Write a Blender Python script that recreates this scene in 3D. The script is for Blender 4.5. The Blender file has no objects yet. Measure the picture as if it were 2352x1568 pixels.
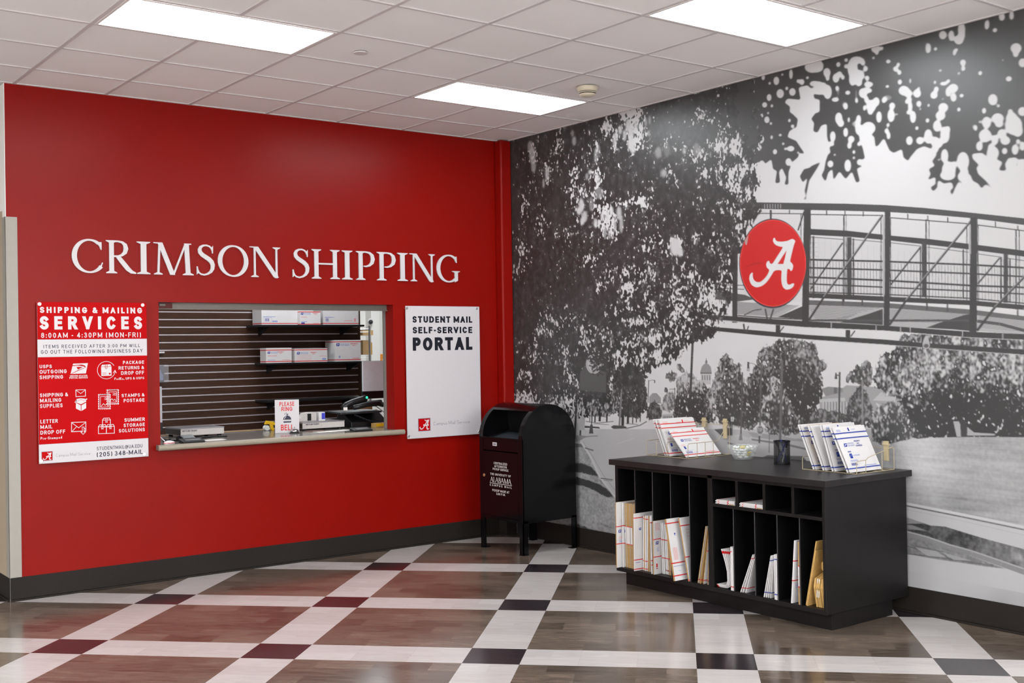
import bpy, bmesh, math, random
import numpy as np
from mathutils import Vector, Matrix

# ================================================================= camera, world, light, exposure
sc = bpy.context.scene
COL = sc.collection
W_, H_ = 2352, 1568
CAM_POS = np.array([-6.0793, -8.1238, 1.6398])
YAW, PITCH, ROLL, FOCAL = .64640, .0059, -.0161, 2620.5
HC = 3.4706                                                   # ceiling height
cy_, sy_, cp_, sp_ = math.cos(YAW), math.sin(YAW), math.cos(PITCH), math.sin(PITCH)
FWD = np.array([sy_*cp_, cy_*cp_, sp_]); RT0 = np.array([cy_, -sy_, 0.0]); UP0 = np.cross(RT0, FWD)
RT = math.cos(ROLL)*RT0+math.sin(ROLL)*UP0; UP = -math.sin(ROLL)*RT0+math.cos(ROLL)*UP0
cam_data = bpy.data.cameras.new('camera'); cam_data.sensor_width = 36; cam_data.lens = FOCAL*36/W_
cam_data.clip_start = .05; cam_data.clip_end = 100
cam = bpy.data.objects.new('camera', cam_data); COL.objects.link(cam)
cam.matrix_world = Matrix(((RT[0],UP[0],-FWD[0],CAM_POS[0]),(RT[1],UP[1],-FWD[1],CAM_POS[1]),(RT[2],UP[2],-FWD[2],CAM_POS[2]),(0,0,0,1)))
sc.camera = cam
world = bpy.data.worlds.new('world'); sc.world = world; world.use_nodes = True
world.node_tree.nodes['Background'].inputs[0].default_value = (.9,.92,1,1)
world.node_tree.nodes['Background'].inputs[1].default_value = .04
sc.view_settings.view_transform = 'Standard'; sc.view_settings.look = 'None'
sc.view_settings.gamma = 1; sc.view_settings.use_curve_mapping = False
sc.view_settings.exposure = 0.0
LENS = 15.0                                                   # glow of the ceiling light lenses
ROOM_FILL = 200                                                    # power of each fill lamp added out of view
LAMP_TINT = (.93, 1.0, 1.04)
def area_light(name, x, y, z, sx, sy, power, tint=LAMP_TINT):
    l = bpy.data.lights.new(name, 'AREA'); l.shape = 'RECTANGLE'; l.size = sx; l.size_y = sy; l.energy = power; l.color = tint
    o = bpy.data.objects.new(name, l); COL.objects.link(o); o.location = (x, y, z); return o
TILE = .6096
gx = lambda c: c*TILE-4.118                                   # ceiling grid lines along the room
gy = lambda r: -r*TILE+.12                                    # and away from the service wall
# unseen fill lamps added behind the camera and to its left, for bounce
for c, r in [(-2,16),(3,17),(-8,4),(-8,10),(-8,16),(-2,19.5),(3,19.8)]:
    area_light('unseen_fill_lamp', gx(c+1), gy(r+.5), HC-.02, 1.19, .58, ROOM_FILL)
# back office and store room lamps
area_light('office_lamp', -1.0, 1.75, HC-.3, 1.19, .58, 40); area_light('office_lamp', -3.0, 1.75, HC-.3, 1.19, .58, 30)
area_light('store_lamp', 1.6, 4.3, HC-.3, 1.19, .58, 70)

def hit(px, py, n, v):
    d = FWD+(px-W_/2)/FOCAL*RT-(py-H_/2)/FOCAL*UP
    return CAM_POS+(v-CAM_POS[n])/d[n]*d
def at(px, py, Y):                                            # a measured point on the plane y = Y
    return hit(px, py, 1, Y)

# ================================================================= helpers
def lin(c):
    return tuple((x/255/12.92 if x/255 <= .04045 else ((x/255+.055)/1.055)**2.4) for x in c)
MATS = {}
def mat(name, rgb, rough=.5, metal=0.0, spec=.5, var=.06, vscale=40, bump=0.0, bscale=300, coat=0.0, emit=0.0, trans=0.0, ior=1.45, linear=False, stretch=None, alpha=1.0):
    if name in MATS: return MATS[name]
    m = bpy.data.materials.new(name); m.use_nodes = True; nt = m.node_tree; b = nt.nodes['Principled BSDF']
    c = rgb if linear else lin(rgb)
    b.inputs['Roughness'].default_value = rough; b.inputs['Metallic'].default_value = metal
    b.inputs['Specular IOR Level'].default_value = spec; b.inputs['Coat Weight'].default_value = coat
    b.inputs['Transmission Weight'].default_value = trans; b.inputs['IOR'].default_value = ior; b.inputs['Alpha'].default_value = alpha
    tc = nt.nodes.new('ShaderNodeTexCoord'); mp = nt.nodes.new('ShaderNodeMapping'); nt.links.new(tc.outputs['Object'], mp.inputs[0])
    if stretch: mp.inputs['Scale'].default_value = stretch
    if var > 0:
        n = nt.nodes.new('ShaderNodeTexNoise'); n.inputs['Scale'].default_value = vscale; n.inputs['Detail'].default_value = 4; nt.links.new(mp.outputs[0], n.inputs['Vector'])
        r = nt.nodes.new('ShaderNodeValToRGB'); nt.links.new(n.outputs['Fac'], r.inputs[0])
        r.color_ramp.elements[0].position = .3; r.color_ramp.elements[1].position = .7
        r.color_ramp.elements[0].color = tuple(x*(1-var) for x in c)+(1,); r.color_ramp.elements[1].color = tuple(min(1,x*(1+var)) for x in c)+(1,)
        nt.links.new(r.outputs[0], b.inputs['Base Color'])
    else: b.inputs['Base Color'].default_value = c+(1,)
    if bump:
        n2 = nt.nodes.new('ShaderNodeTexNoise'); n2.inputs['Scale'].default_value = bscale; n2.inputs['Detail'].default_value = 3; nt.links.new(mp.outputs[0], n2.inputs['Vector'])
        bp = nt.nodes.new('ShaderNodeBump'); bp.inputs['Strength'].default_value = bump; bp.inputs['Distance'].default_value = .002
        nt.links.new(n2.outputs['Fac'], bp.inputs['Height']); nt.links.new(bp.outputs[0], b.inputs['Normal'])
    if emit:
        b.inputs['Emission Color'].default_value = c+(1,); b.inputs['Emission Strength'].default_value = emit
    MATS[name] = m; return m

class MB:
    """Collects shapes and links them as ONE mesh object."""
    def __init__(s): s.v, s.f, s.m, s.mats, s.X = [], [], [], [], None
    def mi(s, mt):
        if mt not in s.mats: s.mats.append(mt)
        return s.mats.index(mt)
    def add(s, vs, fs, mt):
        k = len(s.v); i = s.mi(mt)
        s.v += [tuple(s.X @ Vector(p)) for p in vs] if s.X is not None else [tuple(p) for p in vs]
        s.f += [tuple(k+a for a in q) for q in fs]; s.m += [i]*len(fs)
    def face(s, pts, mt): s.add(pts, [tuple(range(len(pts)))], mt)
    def box(s, x0, x1, y0, y1, z0, z1, mt):
        s.add([(x0,y0,z0),(x1,y0,z0),(x1,y1,z0),(x0,y1,z0),(x0,y0,z1),(x1,y0,z1),(x1,y1,z1),(x0,y1,z1)],
              [(0,3,2,1),(4,5,6,7),(0,1,5,4),(1,2,6,5),(2,3,7,6),(3,0,4,7)], mt)
    def prism(s, poly, fr, c0, c1, mt):
        n = len(poly)
        ar = sum(a[0]*b[1]-b[0]*a[1] for a, b in zip(poly, poly[1:]+poly[:1]))
        if ar < 0: poly = poly[::-1]
        s.add([fr(a,b,c0) for a, b in poly]+[fr(a,b,c1) for a, b in poly],
              [tuple(range(n))[::-1], tuple(range(n,2*n))]+[(i,(i+1)%n,n+(i+1)%n,n+i) for i in range(n)], mt)
    def poly(s, pts, fr, c, mt):
        ar = sum(a[0]*b[1]-b[0]*a[1] for a, b in zip(pts, pts[1:]+pts[:1]))
        if ar < 0: pts = pts[::-1]
        s.face([fr(a,b,c) for a, b in pts], mt)
    def stroke(s, pts, w, fr, c, mt, closed=False):
        q = pts+pts[:1] if closed else pts
        for i, ((xa,ya),(xb,yb)) in enumerate(zip(q, q[1:])):
            L = math.hypot(xb-xa, yb-ya)
            if L < 1e-9: continue
            e = c+2e-5*(i % 5)
            ux, uy = (xb-xa)/L*w/2, (yb-ya)/L*w/2
            s.poly([(xa-ux+uy,ya-uy-ux),(xb+ux+uy,yb+uy-ux),(xb+ux-uy,yb+uy+ux),(xa-ux-uy,ya-uy+ux)], fr, e, mt)
    def tube(s, pts, r, mt, n=8, closed=False):
        P = [Vector(p) for p in pts]; m = len(P); rings = []; up = None
        for i in range(m):
            a = P[i-1] if (i > 0 or closed) else P[i]; b = P[(i+1) % m] if (i < m-1 or closed) else P[i]
            t = (b-a).normalized()
            if up is None: up = Vector((0,0,1)) if abs(t.z) < .9 else Vector((1,0,0))
            x = t.cross(up)
            if x.length < 1e-4: x = t.cross(Vector((1,0,0)))
            x.normalize(); y = x.cross(t).normalized(); up = y
            rings.append([tuple(P[i]+(x*math.cos(2*math.pi*k/n)+y*math.sin(2*math.pi*k/n))*r) for k in range(n)])
        fs = []
        for i in range(m if closed else m-1):
            a, b = i*n, ((i+1) % m)*n
            fs += [(a+k, a+(k+1) % n, b+(k+1) % n, b+k) for k in range(n)]
        if not closed: fs += [tuple(range(n))[::-1], tuple(range((m-1)*n, m*n))]
        s.add([p for g in rings for p in g], fs, mt)
    def lathe(s, prof, c, mt, n=24, axis='z'):
        vs = []
        for r, z in prof:
            for k in range(n):
                a = 2*math.pi*k/n; p = (r*math.cos(a), r*math.sin(a), z)
                if axis == 'y': p = (p[0], p[2], p[1])
                if axis == 'x': p = (p[2], p[0], p[1])
                vs.append((c[0]+p[0], c[1]+p[1], c[2]+p[2]))
        m = len(prof); fs = [(i*n+k, i*n+(k+1) % n, (i+1)*n+(k+1) % n, (i+1)*n+k) for i in range(m-1) for k in range(n)]
        if prof[0] == prof[-1]: pass
        elif prof[0][0] > 1e-5: fs.append(tuple(range(n))[::-1])
        if prof[0] != prof[-1] and prof[-1][0] > 1e-5: fs.append(tuple(range((m-1)*n, m*n)))
        s.add(vs, fs, mt)
    def build(s, name, parent=None, smooth=False, bevel=0.0, seg=2, loc=None, rot=None):
        me = bpy.data.meshes.new(name)
        org = Vector((0,0,0))
        if parent is not None and loc is None and parent.name not in LOCAL: org = parent_origin(parent)
        me.from_pydata([tuple(Vector(p)-org) for p in s.v], [], s.f)
        for m in s.mats: me.materials.append(m)
        me.polygons.foreach_set('material_index', s.m)
        if smooth: me.polygons.foreach_set('use_smooth', [True]*len(s.f))
        me.update()
        o = bpy.data.objects.new(name, me); COL.objects.link(o)
        if parent is not None: o.parent = parent
        if loc is not None: o.location = loc
        if rot is not None: o.rotation_euler = rot
        if bevel:
            b = o.modifiers.new('soft_edges', 'BEVEL'); b.width = bevel; b.segments = seg; b.limit_method = 'ANGLE'; b.angle_limit = math.radians(40)
        return o
LOCAL = set()                                                 # things whose parts are given about their own base
def parent_origin(p):
    o = Vector((0,0,0))
    while p is not None:
        o += p.location; p = p.parent
    return o
def tag(o, label, cat, group=None, kind=None):
    o['label'] = label; o['category'] = cat
    if group: o['group'] = group
    if kind: o['kind'] = kind
    return o
def struct(o, label=None):
    o['kind'] = 'structure'
    if label: o['label'] = label
    return o
def thing(name, label, cat, loc=(0,0,0), group=None, rot=None):
    o = bpy.data.objects.new(name, None); COL.objects.link(o); o.location = loc; o.empty_display_size = .05
    if rot is not None: o.rotation_euler = rot; LOCAL.add(o.name)
    return tag(o, label, cat, group)
# ---------------------------------------------------------------- plain stroke lettering
def _arc(cx, cy, rx, ry, a0, a1, n=12):
    return [(cx+rx*math.cos(math.radians(a0+(a1-a0)*i/n)), cy+ry*math.sin(math.radians(a0+(a1-a0)*i/n))) for i in range(n+1)]
def _glyphs():
    A = _arc; g = {}
    def add(c, w, *s): g[c] = (w, s)
    add('A', .70, [(0,0),(.5,1),(1,0)], [(.18,.30),(.82,.30)])
    add('B', .62, [(0,0),(0,1)], [(0,1),(.55,1)]+A(.58,.765,.36,.235,90,-90,8)+[(0,.53)], [(0,.53),(.6,.53)]+A(.62,.265,.38,.265,90,-90,8)+[(0,0)])
    add('C', .68, A(.5,.5,.5,.5,42,318,20))
    add('D', .70, [(0,0),(0,1)], [(0,1),(.45,1)]+A(.45,.5,.55,.5,90,-90,12)+[(0,0)])
    add('E', .56, [(1,1),(0,1),(0,0),(1,0)], [(0,.52),(.9,.52)])
    add('F', .54, [(1,1),(0,1),(0,0)], [(0,.50),(.88,.50)])
    add('G', .72, A(.5,.5,.5,.5,42,352,22)+[(1,.46),(.55,.46)])
    add('H', .68, [(0,0),(0,1)], [(1,0),(1,1)], [(0,.52),(1,.52)])
    add('I', .0, [(0,0),(0,1)])
    add('J', .5, [(1,1),(1,.28)]+A(.5,.28,.5,.28,0,-170,10))
    add('K', .66, [(0,0),(0,1)], [(1,1),(.06,.40)], [(.33,.56),(1,0)])
    add('L', .52, [(0,1),(0,0),(1,0)])
    add('M', .84, [(0,0),(0,1)], [(1,0),(1,1)], [(0,1),(.5,.12),(1,1)])
    add('N', .70, [(0,0),(0,1)], [(1,0),(1,1)], [(0,1),(1,0)])
    add('O', .74, A(.5,.5,.5,.5,0,360,28))
    add('P', .60, [(0,0),(0,1)], [(0,1),(.6,1)]+A(.6,.735,.4,.265,90,-90,10)+[(0,.47)])
    add('Q', .74, A(.5,.5,.5,.5,0,360,28), [(.6,.28),(1,-.04)])
    add('R', .64, [(0,0),(0,1)], [(0,1),(.58,1)]+A(.58,.75,.4,.25,90,-90,10)+[(0,.50)], [(.52,.50),(1,0)])
    add('S', .60, A(.5,.745,.48,.255,28,270,12)[:-1]+A(.5,.245,.5,.245,90,-152,14))
    add('T', .62, [(0,1),(1,1)], [(.5,1),(.5,0)])
    add('U', .66, [(0,1),(0,.36)]+A(.5,.36,.5,.36,180,360,12)+[(1,1)])
    add('V', .70, [(0,1),(.5,0),(1,1)])
    add('W', 1.02, [(0,1),(.25,0),(.5,1),(.75,0),(1,1)])
    add('X', .66, [(0,1),(1,0)], [(0,0),(1,1)])
    add('Y', .66, [(0,1),(.5,.45),(1,1)], [(.5,.45),(.5,0)])
    add('Z', .60, [(0,1),(1,1),(0,0),(1,0)])
    add('0', .56, A(.5,.5,.5,.5,0,360,24))
    add('1', .26, [(0,.78),(1,1),(1,0)])
    add('2', .54, A(.5,.72,.46,.28,165,-25,10)+[(0,0),(1,0)])
    add('3', .54, A(.48,.76,.42,.24,150,-90,10), A(.48,.27,.5,.27,90,-155,12))
    add('4', .60, [(.75,0),(.75,1),(0,.27),(1,.27)])
    add('5', .54, [(.92,1),(.12,1),(.06,.52)]+A(.48,.32,.5,.32,120,-155,12))
    add('8', .56, A(.5,.76,.42,.24,0,360,18), A(.5,.27,.5,.27,0,360,20))
    add('7', .54, [(0,1),(1,1),(.35,0)])
    add('-', .30, [(0,.42),(1,.42)])
    add(':', .0, [(0,.02),(0,.08)], [(0,.58),(0,.64)])
    add('.', .0, [(0,.0),(0,.05)])
    add(',', .06, [(1,.06),(0,-.12)])
    add('(', .30, A(1.25,.45,1.25,.68,130,230,8))
    add(')', .30, A(-.25,.45,1.25,.68,50,-50,8))
    add('&', .70, [(1,0),(.22,.74)]+A(.42,.80,.24,.20,195,-20,8)+[(.16,.44)]+A(.40,.24,.40,.24,150,300,8)+[(1,.42)])
    add('@', 1.0, A(.5,.4,.5,.6,-60,-330,20)+[(.86,.3),(.74,.2)], A(.5,.42,.22,.24,0,360,14), [(.73,.66),(.72,.2)])
    add('a', .46, A(.5,.23,.5,.23,0,360,14), [(1,.48),(1,0)])
    add('c', .44, A(.5,.24,.5,.24,42,318,12))
    add('d', .48, A(.5,.24,.5,.24,0,360,14), [(1,1),(1,0)])
    add('e', .48, [(0,.25),(1,.25)]+A(.5,.24,.5,.24,0,310,14))
    add('i', .0, [(0,0),(0,.48)], [(0,.66),(0,.72)])
    add('l', .0, [(0,0),(0,1)])
    add('m', .74, [(0,0),(0,.48)], [(0,.3)]+A(.25,.30,.25,.18,180,0,6)+[(.5,0)], [(.5,.3)]+A(.75,.30,.25,.18,180,0,6)+[(1,0)])
    add('p', .48, A(.5,.24,.5,.24,0,360,14), [(0,.48),(0,-.26)])
    add('r', .28, [(0,0),(0,.48)], [(0,.28)]+A(.7,.28,.7,.2,180,80,5))
    add('s', .38, A(.5,.36,.48,.12,28,270,8)[:-1]+A(.5,.12,.5,.12,90,-152,8))
    add('t', .26, [(.3,.68),(.3,.08),(.95,0)], [(0,.48),(1,.48)])
    add('u', .44, [(0,.48),(0,.18)]+A(.5,.18,.5,.18,180,360,8)+[(1,.48)], [(1,.48),(1,0)])
    add('v', .46, [(0,.48),(.5,0),(1,.48)])
    add('x', .46, [(0,.48),(1,0)], [(0,0),(1,.48)])
    return g
GLYPHS = _glyphs()
def _clip(poly, y, keep_above):
    out = []
    for (x1,y1),(x2,y2) in zip(poly, poly[1:]+poly[:1]):
        a, b = (y1 >= y) == keep_above or y1 == y, (y2 >= y) == keep_above or y2 == y
        if a: out.append((x1,y1))
        if a != b and y1 != y2: out.append((x1+(x2-x1)*(y-y1)/(y2-y1), y))
    return out
def stroke_text(s, t, track=.0, width=1.0):
    """Convex outlines of a line of plain capitals of height 1, stroke t, starting at x = 0; returns list of polygons."""
    polys, x = [], 0.0
    for c in s:
        if c == ' ':
            x += .30*width+track; continue
        w, strokes = GLYPHS.get(c) or GLYPHS[c.upper()]
        w *= width
        W_ = max(w, t) if w else t
        lo, hi = (0.0, 1.0)
        if c in '(),Qp@': lo, hi = -.4, 1.2
        for st in strokes:
            q = [(x+t/2+px*(W_-t), t/2+py*(1-t)) for px, py in st]
            closed = len(q) > 8 and abs(q[0][0]-q[-1][0]) < 1e-6 and abs(q[0][1]-q[-1][1]) < 1e-6
            if closed: q = q[:-1]
            n = len(q); nrm = []
            segs = [(q[i], q[(i+1) % n]) for i in range(n if closed else n-1)]
            segs = [(a,b) for a, b in segs if math.hypot(b[0]-a[0], b[1]-a[1]) > 1e-7]
            N_ = [(-(b[1]-a[1])/math.hypot(b[0]-a[0],b[1]-a[1]), (b[0]-a[0])/math.hypot(b[0]-a[0],b[1]-a[1])) for a, b in segs]
            m = len(segs)
            def joint(i, j):
                nx, ny = N_[i][0]+N_[j][0], N_[i][1]+N_[j][1]
                d = nx*N_[i][0]+ny*N_[i][1]
                if d < .55: return None
                return nx/d, ny/d
            for i, (a, b) in enumerate(segs):
                ja = joint(i-1, i) if (closed or i > 0) else None
                jb = joint(i, (i+1) % m) if (closed or i < m-1) else None
                ux, uy = (b[0]-a[0]), (b[1]-a[1]); L = math.hypot(ux, uy); ux /= L; uy /= L
                steep = len(st) <= 5 and abs(ux) > .05 and abs(uy) > .05
                def ext(end, first):
                    yy = a[1] if first else b[1]
                    if steep and (yy < t*.55 or yy > 1-t*.55): return t*1.2 if (end and (i == 0 if first else i == m-1)) else t*.42
                    if steep: return t*.15
                    if end: return t/2
                    return t/2 if m <= 5 else 0.0
                ends = not closed
                ea = 0 if ja else ext(ends and i == 0, True)
                eb = 0 if jb else ext(ends and i == m-1, False)
                na = ja or N_[i]; nb = jb or N_[i]
                h = t/2
                P = [(a[0]-ux*ea+na[0]*h, a[1]-uy*ea+na[1]*h), (b[0]+ux*eb+nb[0]*h, b[1]+uy*eb+nb[1]*h), (b[0]+ux*eb-nb[0]*h, b[1]+uy*eb-nb[1]*h), (a[0]-ux*ea-na[0]*h, a[1]-uy*ea-na[1]*h)]
                P = _clip(P, lo, True); P = _clip(P, hi, False) if P else P
                if len(P) >= 3: polys.append(P)
        x += W_+.17*width+track
    stroke_text.end = x-.17*width-track
    return polys
def rounded(p, n=2):
    for _ in range(n):
        q = []
        for (x1,y1),(x2,y2) in zip(p, p[1:]+p[:1]): q += [(x1*.8+x2*.2, y1*.8+y2*.2), (x1*.2+x2*.8, y1*.2+y2*.8)]
        p = q
    return p
SCRIPT_A = [(1335,383),(1363,403),(1350,435),(1338,480),(1326,530),(1312,590),(1330,603),(1342,625),(1338,655),(1327,674),(1316,674),(1312,658),(1288,655),(1285,700),(1283,760),(1290,793),(1310,800),(1332,787),(1352,786),(1345,815),(1315,838),(1278,844),(1250,824),(1237,780),(1235,720),(1240,666),(1172,668),(1142,720),(1104,775),(1062,810),(1010,825),(966,802),(945,752),(950,712),(968,690),(979,688),(976,720),(986,755),(1012,775),(1045,776),(1083,745),(1110,710),(1130,665),(1104,645),(1098,618),(1106,590),(1126,581),(1130,602),(1152,616),(1200,540),(1254,457),(1222,456),(1180,440),(1159,408),(1163,380),(1178,375),(1181,394),(1196,408),(1235,412),(1290,405)]
SCRIPT_A_HOLE = [(1282,488),(1201,612),(1253,612),(1270,550)]
# ---------------------------------------------------------------- photo mural
def paint_mural():
    """Tones of the printed black-and-white photograph on the long wall, worked out on a fine grid over the wall (y along it, z up)."""
    rng = np.random.default_rng(7)
    Y0, Y1, Z0, Z1 = -6.05, -0.082, 0.15, HC
    NU, NV = 1080, 900
    ys = np.linspace(Y0, Y1, NU); zs = np.linspace(Z0, Z1, NV)
    du = ys[1]-ys[0]; dv = zs[1]-zs[0]
    T = np.full((NV, NU), .80)
    def zm(ox, oy, s):
        return lambda pts: [hitw(ox+x/s, oy+y/s) for x, y in pts]
    def hitw(px, py):
        h = hit(px, py, 0, 0.0); return h[1], h[2]
    A1, A2, A3, A4 = zm(1180,260,3.92), zm(1180,600,3.92), zm(1480,150,3.92), zm(1480,450,3.92)
    A5, A6, A7, A8, A9 = zm(1852,20,3.136), zm(1852,440,3.92), zm(1480,760,5.227), zm(1852,760,3.136), zm(1552,1168,2.94)
    PX = zm(0,0,1)
    def cover(poly):
        p = np.array(poly)
        i0, i1 = int(max(0, (p[:,0].min()-Y0)/du-1)), int(min(NU, (p[:,0].max()-Y0)/du+2))
        j0, j1 = int(max(0, (p[:,1].min()-Z0)/dv-1)), int(min(NV, (p[:,1].max()-Z0)/dv+2))
        if i1 <= i0 or j1 <= j0: return None
        acc = np.zeros((j1-j0, i1-i0))
        offs = [(-.25,-.25),(.25,-.25),(-.25,.25),(.25,.25)] if (i1-i0)*(j1-j0) > 40000 else [(a,b) for a in (-.375,-.125,.125,.375) for b in (-.375,-.125,.125,.375)]
        for a, b in offs:
            U = ys[i0:i1][None,:]+a*du; V = zs[j0:j1][:,None]+b*dv
            ins = np.zeros(acc.shape, bool)
            for (x1,y1),(x2,y2) in zip(p, np.roll(p,-1,0)):
                if y1 == y2: continue
                c = ((y1 > V) != (y2 > V)) & (U < (x2-x1)*(V-y1)/(y2-y1)+x1)
                ins ^= c
            acc += ins
        return (slice(j0,j1), slice(i0,i1)), acc/len(offs)
    def fill(poly, tone, a=1.0, buf=None):
        r = cover(poly)
        if r is None: return
        b = T if buf is None else buf
        s, m = r; m = m*a
        b[s] = b[s]*(1-m)+(tone[s] if isinstance(tone, np.ndarray) else tone)*m
    def mask(poly):
        b = np.zeros((NV, NU)); fill(poly, 1.0, 1.0, b); return b
    def line(z, pts, w, tone, a=1.0, w2=None):
        w2 = w if w2 is None else w2
        for k in range(len(pts)-1):
            (xa,ya),(xb,yb) = pts[k], pts[k+1]
            L = math.hypot(xb-xa, yb-ya) or 1
            nx, ny = -(yb-ya)/L*1.15, (xb-xa)/L*1.15
            wa = w+(w2-w)*k/max(1,len(pts)-1); wb = w+(w2-w)*(k+1)/max(1,len(pts)-1)
            fill(z([(xa+nx*wa/2,ya+ny*wa/2),(xb+nx*wb/2,yb+ny*wb/2),(xb-nx*wb/2,yb-ny*wb/2),(xa-nx*wa/2,ya-ny*wa/2)]), tone, a)
    def oval(z, cx, cy, rx, ry, tone, a=1.0, buf=None, rot=0.0, n=18):
        c, s = math.cos(rot), math.sin(rot)
        fill(z([(cx+rx*math.cos(t)*c-ry*math.sin(t)*s, cy+rx*math.cos(t)*s+ry*math.sin(t)*c) for t in [2*math.pi*i/n for i in range(n)]]), tone, a, buf)
    def blur(b, su, sv=None):
        sv = su if sv is None else sv
        for ax, sg in ((1, su/du), (0, sv/dv)):
            p = int(4*sg)+2
            q = np.pad(b, [(p,p) if k == ax else (0,0) for k in (0,1)], mode='edge')
            f = np.fft.rfftfreq(q.shape[ax]); kern = np.exp(-2*math.pi**2*(f*sg)**2)
            q = np.fft.irfft(np.fft.rfft(q, axis=ax)*(kern[None,:] if ax == 1 else kern[:,None]), n=q.shape[ax], axis=ax)
            b = q[:, p:-p] if ax == 1 else q[p:-p]
        return b
    def noise(su, sv=None):
        b = blur(rng.standard_normal((NV, NU)), su, sv)
        return (b-b.mean())/b.std()
    def ss(x, a, b):
        t = np.clip((x-a)/(b-a), 0, 1); return t*t*(3-2*t)
    n_f = noise(.0050, .0072); n_f2 = noise(.0055, .0055); n_m = noise(.012, .016); n_c = noise(.05, .06); n_l = noise(.13)
    n_str = noise(.09, .004)
    YY, ZZ = np.meshgrid(ys, zs)
    # ------------------------------------------------ ground and far ground
    fill(PX([(1180,985),(2060,985),(2400,1000),(2400,1500),(1180,1400)]), .60)
    T[:] = np.where(mask(PX([(1180,985),(2400,985),(2400,1500),(1180,1400)])) > .5, T+.02*n_l+.01*n_c, T)
    # lawns, kerb and road edge beside the mailbox
    B1 = zm(1310,930,2.8)
    g = mask(B1([(-200,200),(20,205),(70,235),(130,330),(190,460),(290,590),(420,760),(420,900),(-200,900)]))
    T[:] = T*(1-g)+g*np.clip(.44+.05*n_f2+.04*n_m, .05, .8)
    fill(B1([(-200,195),(75,195),(110,200),(60,230),(20,238),(-200,250)]), .30); fill(B1([(30,246),(75,250),(90,270),(30,272)]), .16)
    sh = np.zeros((NV, NU)); fill(B1([(-200,360),(35,368),(90,374),(140,400),(192,464),(150,456),(90,438),(35,428),(-200,420)]), 1, .9, sh)
    fill(B1([(-200,440),(35,460),(100,478),(190,508),(250,548),(290,598),(225,588),(170,556),(100,524),(35,512),(-200,480)]), 1, 1, sh)
    fill(B1([(170,745),(290,790),(290,800),(220,785)]), 1, .7, sh); fill(B1([(-200,760),(50,762),(120,790),(220,815),(300,835),(300,860),(-200,820)]), 1, .8, sh)
    sh = ss(blur(sh, .012, .008)+.10*n_f2+.06*n_m, .3, .75)*g
    T[:] = T*(1-sh)+.055*sh
    line(B1, [(68,232),(130,330),(190,460),(290,592)], 11, .70); line(B1, [(80,232),(145,330),(215,455),(300,560)], 3, .40)
    line(B1, [(95,275),(150,292)], 8, .2); line(B1, [(195,470),(275,480)], 6, .16); line(B1, [(215,482),(270,488)], 4, .3); line(B1, [(60,212),(130,200),(178,198)], 6, .3); line(B1, [(300,250),(330,240),(420,210)], 4, .68)
    # far trees beside the road
    def tree(poly, dark=.05, light=.40, bright=0.0, rag=.011, amp=1.0, grad=None, soft=.25):
        m = blur(mask(poly), rag)
        edge = ss(m+.24*amp*n_f*(m > .02)+.09*amp*n_m*(m > .02), .5-soft*.6, .5+soft*.6)
        lit = n_f*.80+n_f2*.35+n_m*.42+n_c*.22+bright*.62
        if grad is not None: lit = lit+grad
        tone = dark+(light-dark)*ss(lit, -.5, 3.1)
        T[:] = T*(1-edge)+tone*edge
    def lightfrom(z, x, y, r, k):
        (a,b),(c,d) = z([(x,y),(x,y+r)])
        R = abs(d-b)
        return k*np.exp(-(((YY-a)/R)**2+((ZZ-b)/R)**2))
    # houses and dome far off
    fill(A7([(60,870),(60,790),(100,745),(150,745),(200,800),(200,870)]), .35)
    fill(A7([(200,1000),(340,990),(350,1060),(220,1060)]), .55)
    for k in range(5): fill(A7([(232+k*22,1018),(246+k*22,1018),(246+k*22,1050),(232+k*22,1050)]), .2)
    fill(A7([(672,500),(690,430),(715,400),(745,385),(775,400),(800,430),(812,500)]), .33)
    fill(A7([(672,498),(812,498),(808,515),(676,515)]), .16)
    fill(A7([(680,515),(806,515),(802,640),(684,640)]), .58)
    for k in range(4): fill(A7([(694+k*29,530),(706+k*29,530),(706+k*29,590),(694+k*29,590)]), .22)
    line(A7, [(745,390),(747,325)], 14, .20, 1, 4); fill(A7([(730,385),(762,385),(755,350),(738,350)]), .2)
    # long building under the bridge
    fill(A8([(95,480),(135,470),(215,445),(290,390),(470,400),(700,430),(760,520),(760,600),(100,600)]), .42)
    fill(A8([(110,415),(160,400),(265,410),(265,440),(140,470)]), .30)
    fill(A8([(200,405),(222,405),(222,450),(200,450)]), .16)
    fill(A8([(95,490),(280,480),(280,505),(95,515)]), .60)
    for k in range(9):
        fill(A8([(118+k*21,510),(130+k*21,510),(130+k*21,600),(118+k*21,600)]), .62); fill(A8([(130+k*21,510),(139+k*21,510),(139+k*21,600),(130+k*21,600)]), .28)
    fill(A8([(480,500),(540,440),(690,420),(720,510)]), .58)
    # tree rows, left to right
    tree(A2([(900,1080),(960,985),(1030,960),(1130,990),(1175,1060),(1200,1200),(1210,1330),(1150,1400),(960,1410),(900,1330)]), .035, .16)
    tree(A2([(560,1210),(640,1190),(720,1195),(790,1230),(930,1200),(960,1300),(930,1370),(840,1400),(700,1390),(560,1390)]), .05, .55, .5)
    for x, y1, y2, w in [(985,1350,1480,22),(1032,1300,1465,18),(1075,1360,1460,9),(1108,1370,1450,8),(1142,1360,1445,8),(842,1370,1450,12),(778,1370,1440,18),(735,1380,1450,10),(706,1380,1450,8),(688,1380,1450,6)]:
        line(A2, [(x,y1),(x-3,y2)], w, .04)
    fill(A2([(875,1490),(900,1475),(980,1478),(1020,1490),(1010,1505),(900,1508)]), .09)
    fill(A2([(640,1478),(770,1490),(780,1505),(700,1500),(640,1500)]), .10)
    line(A2, [(1200,1440),(1140,1475),(1010,1505)], 9, .25)
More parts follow.
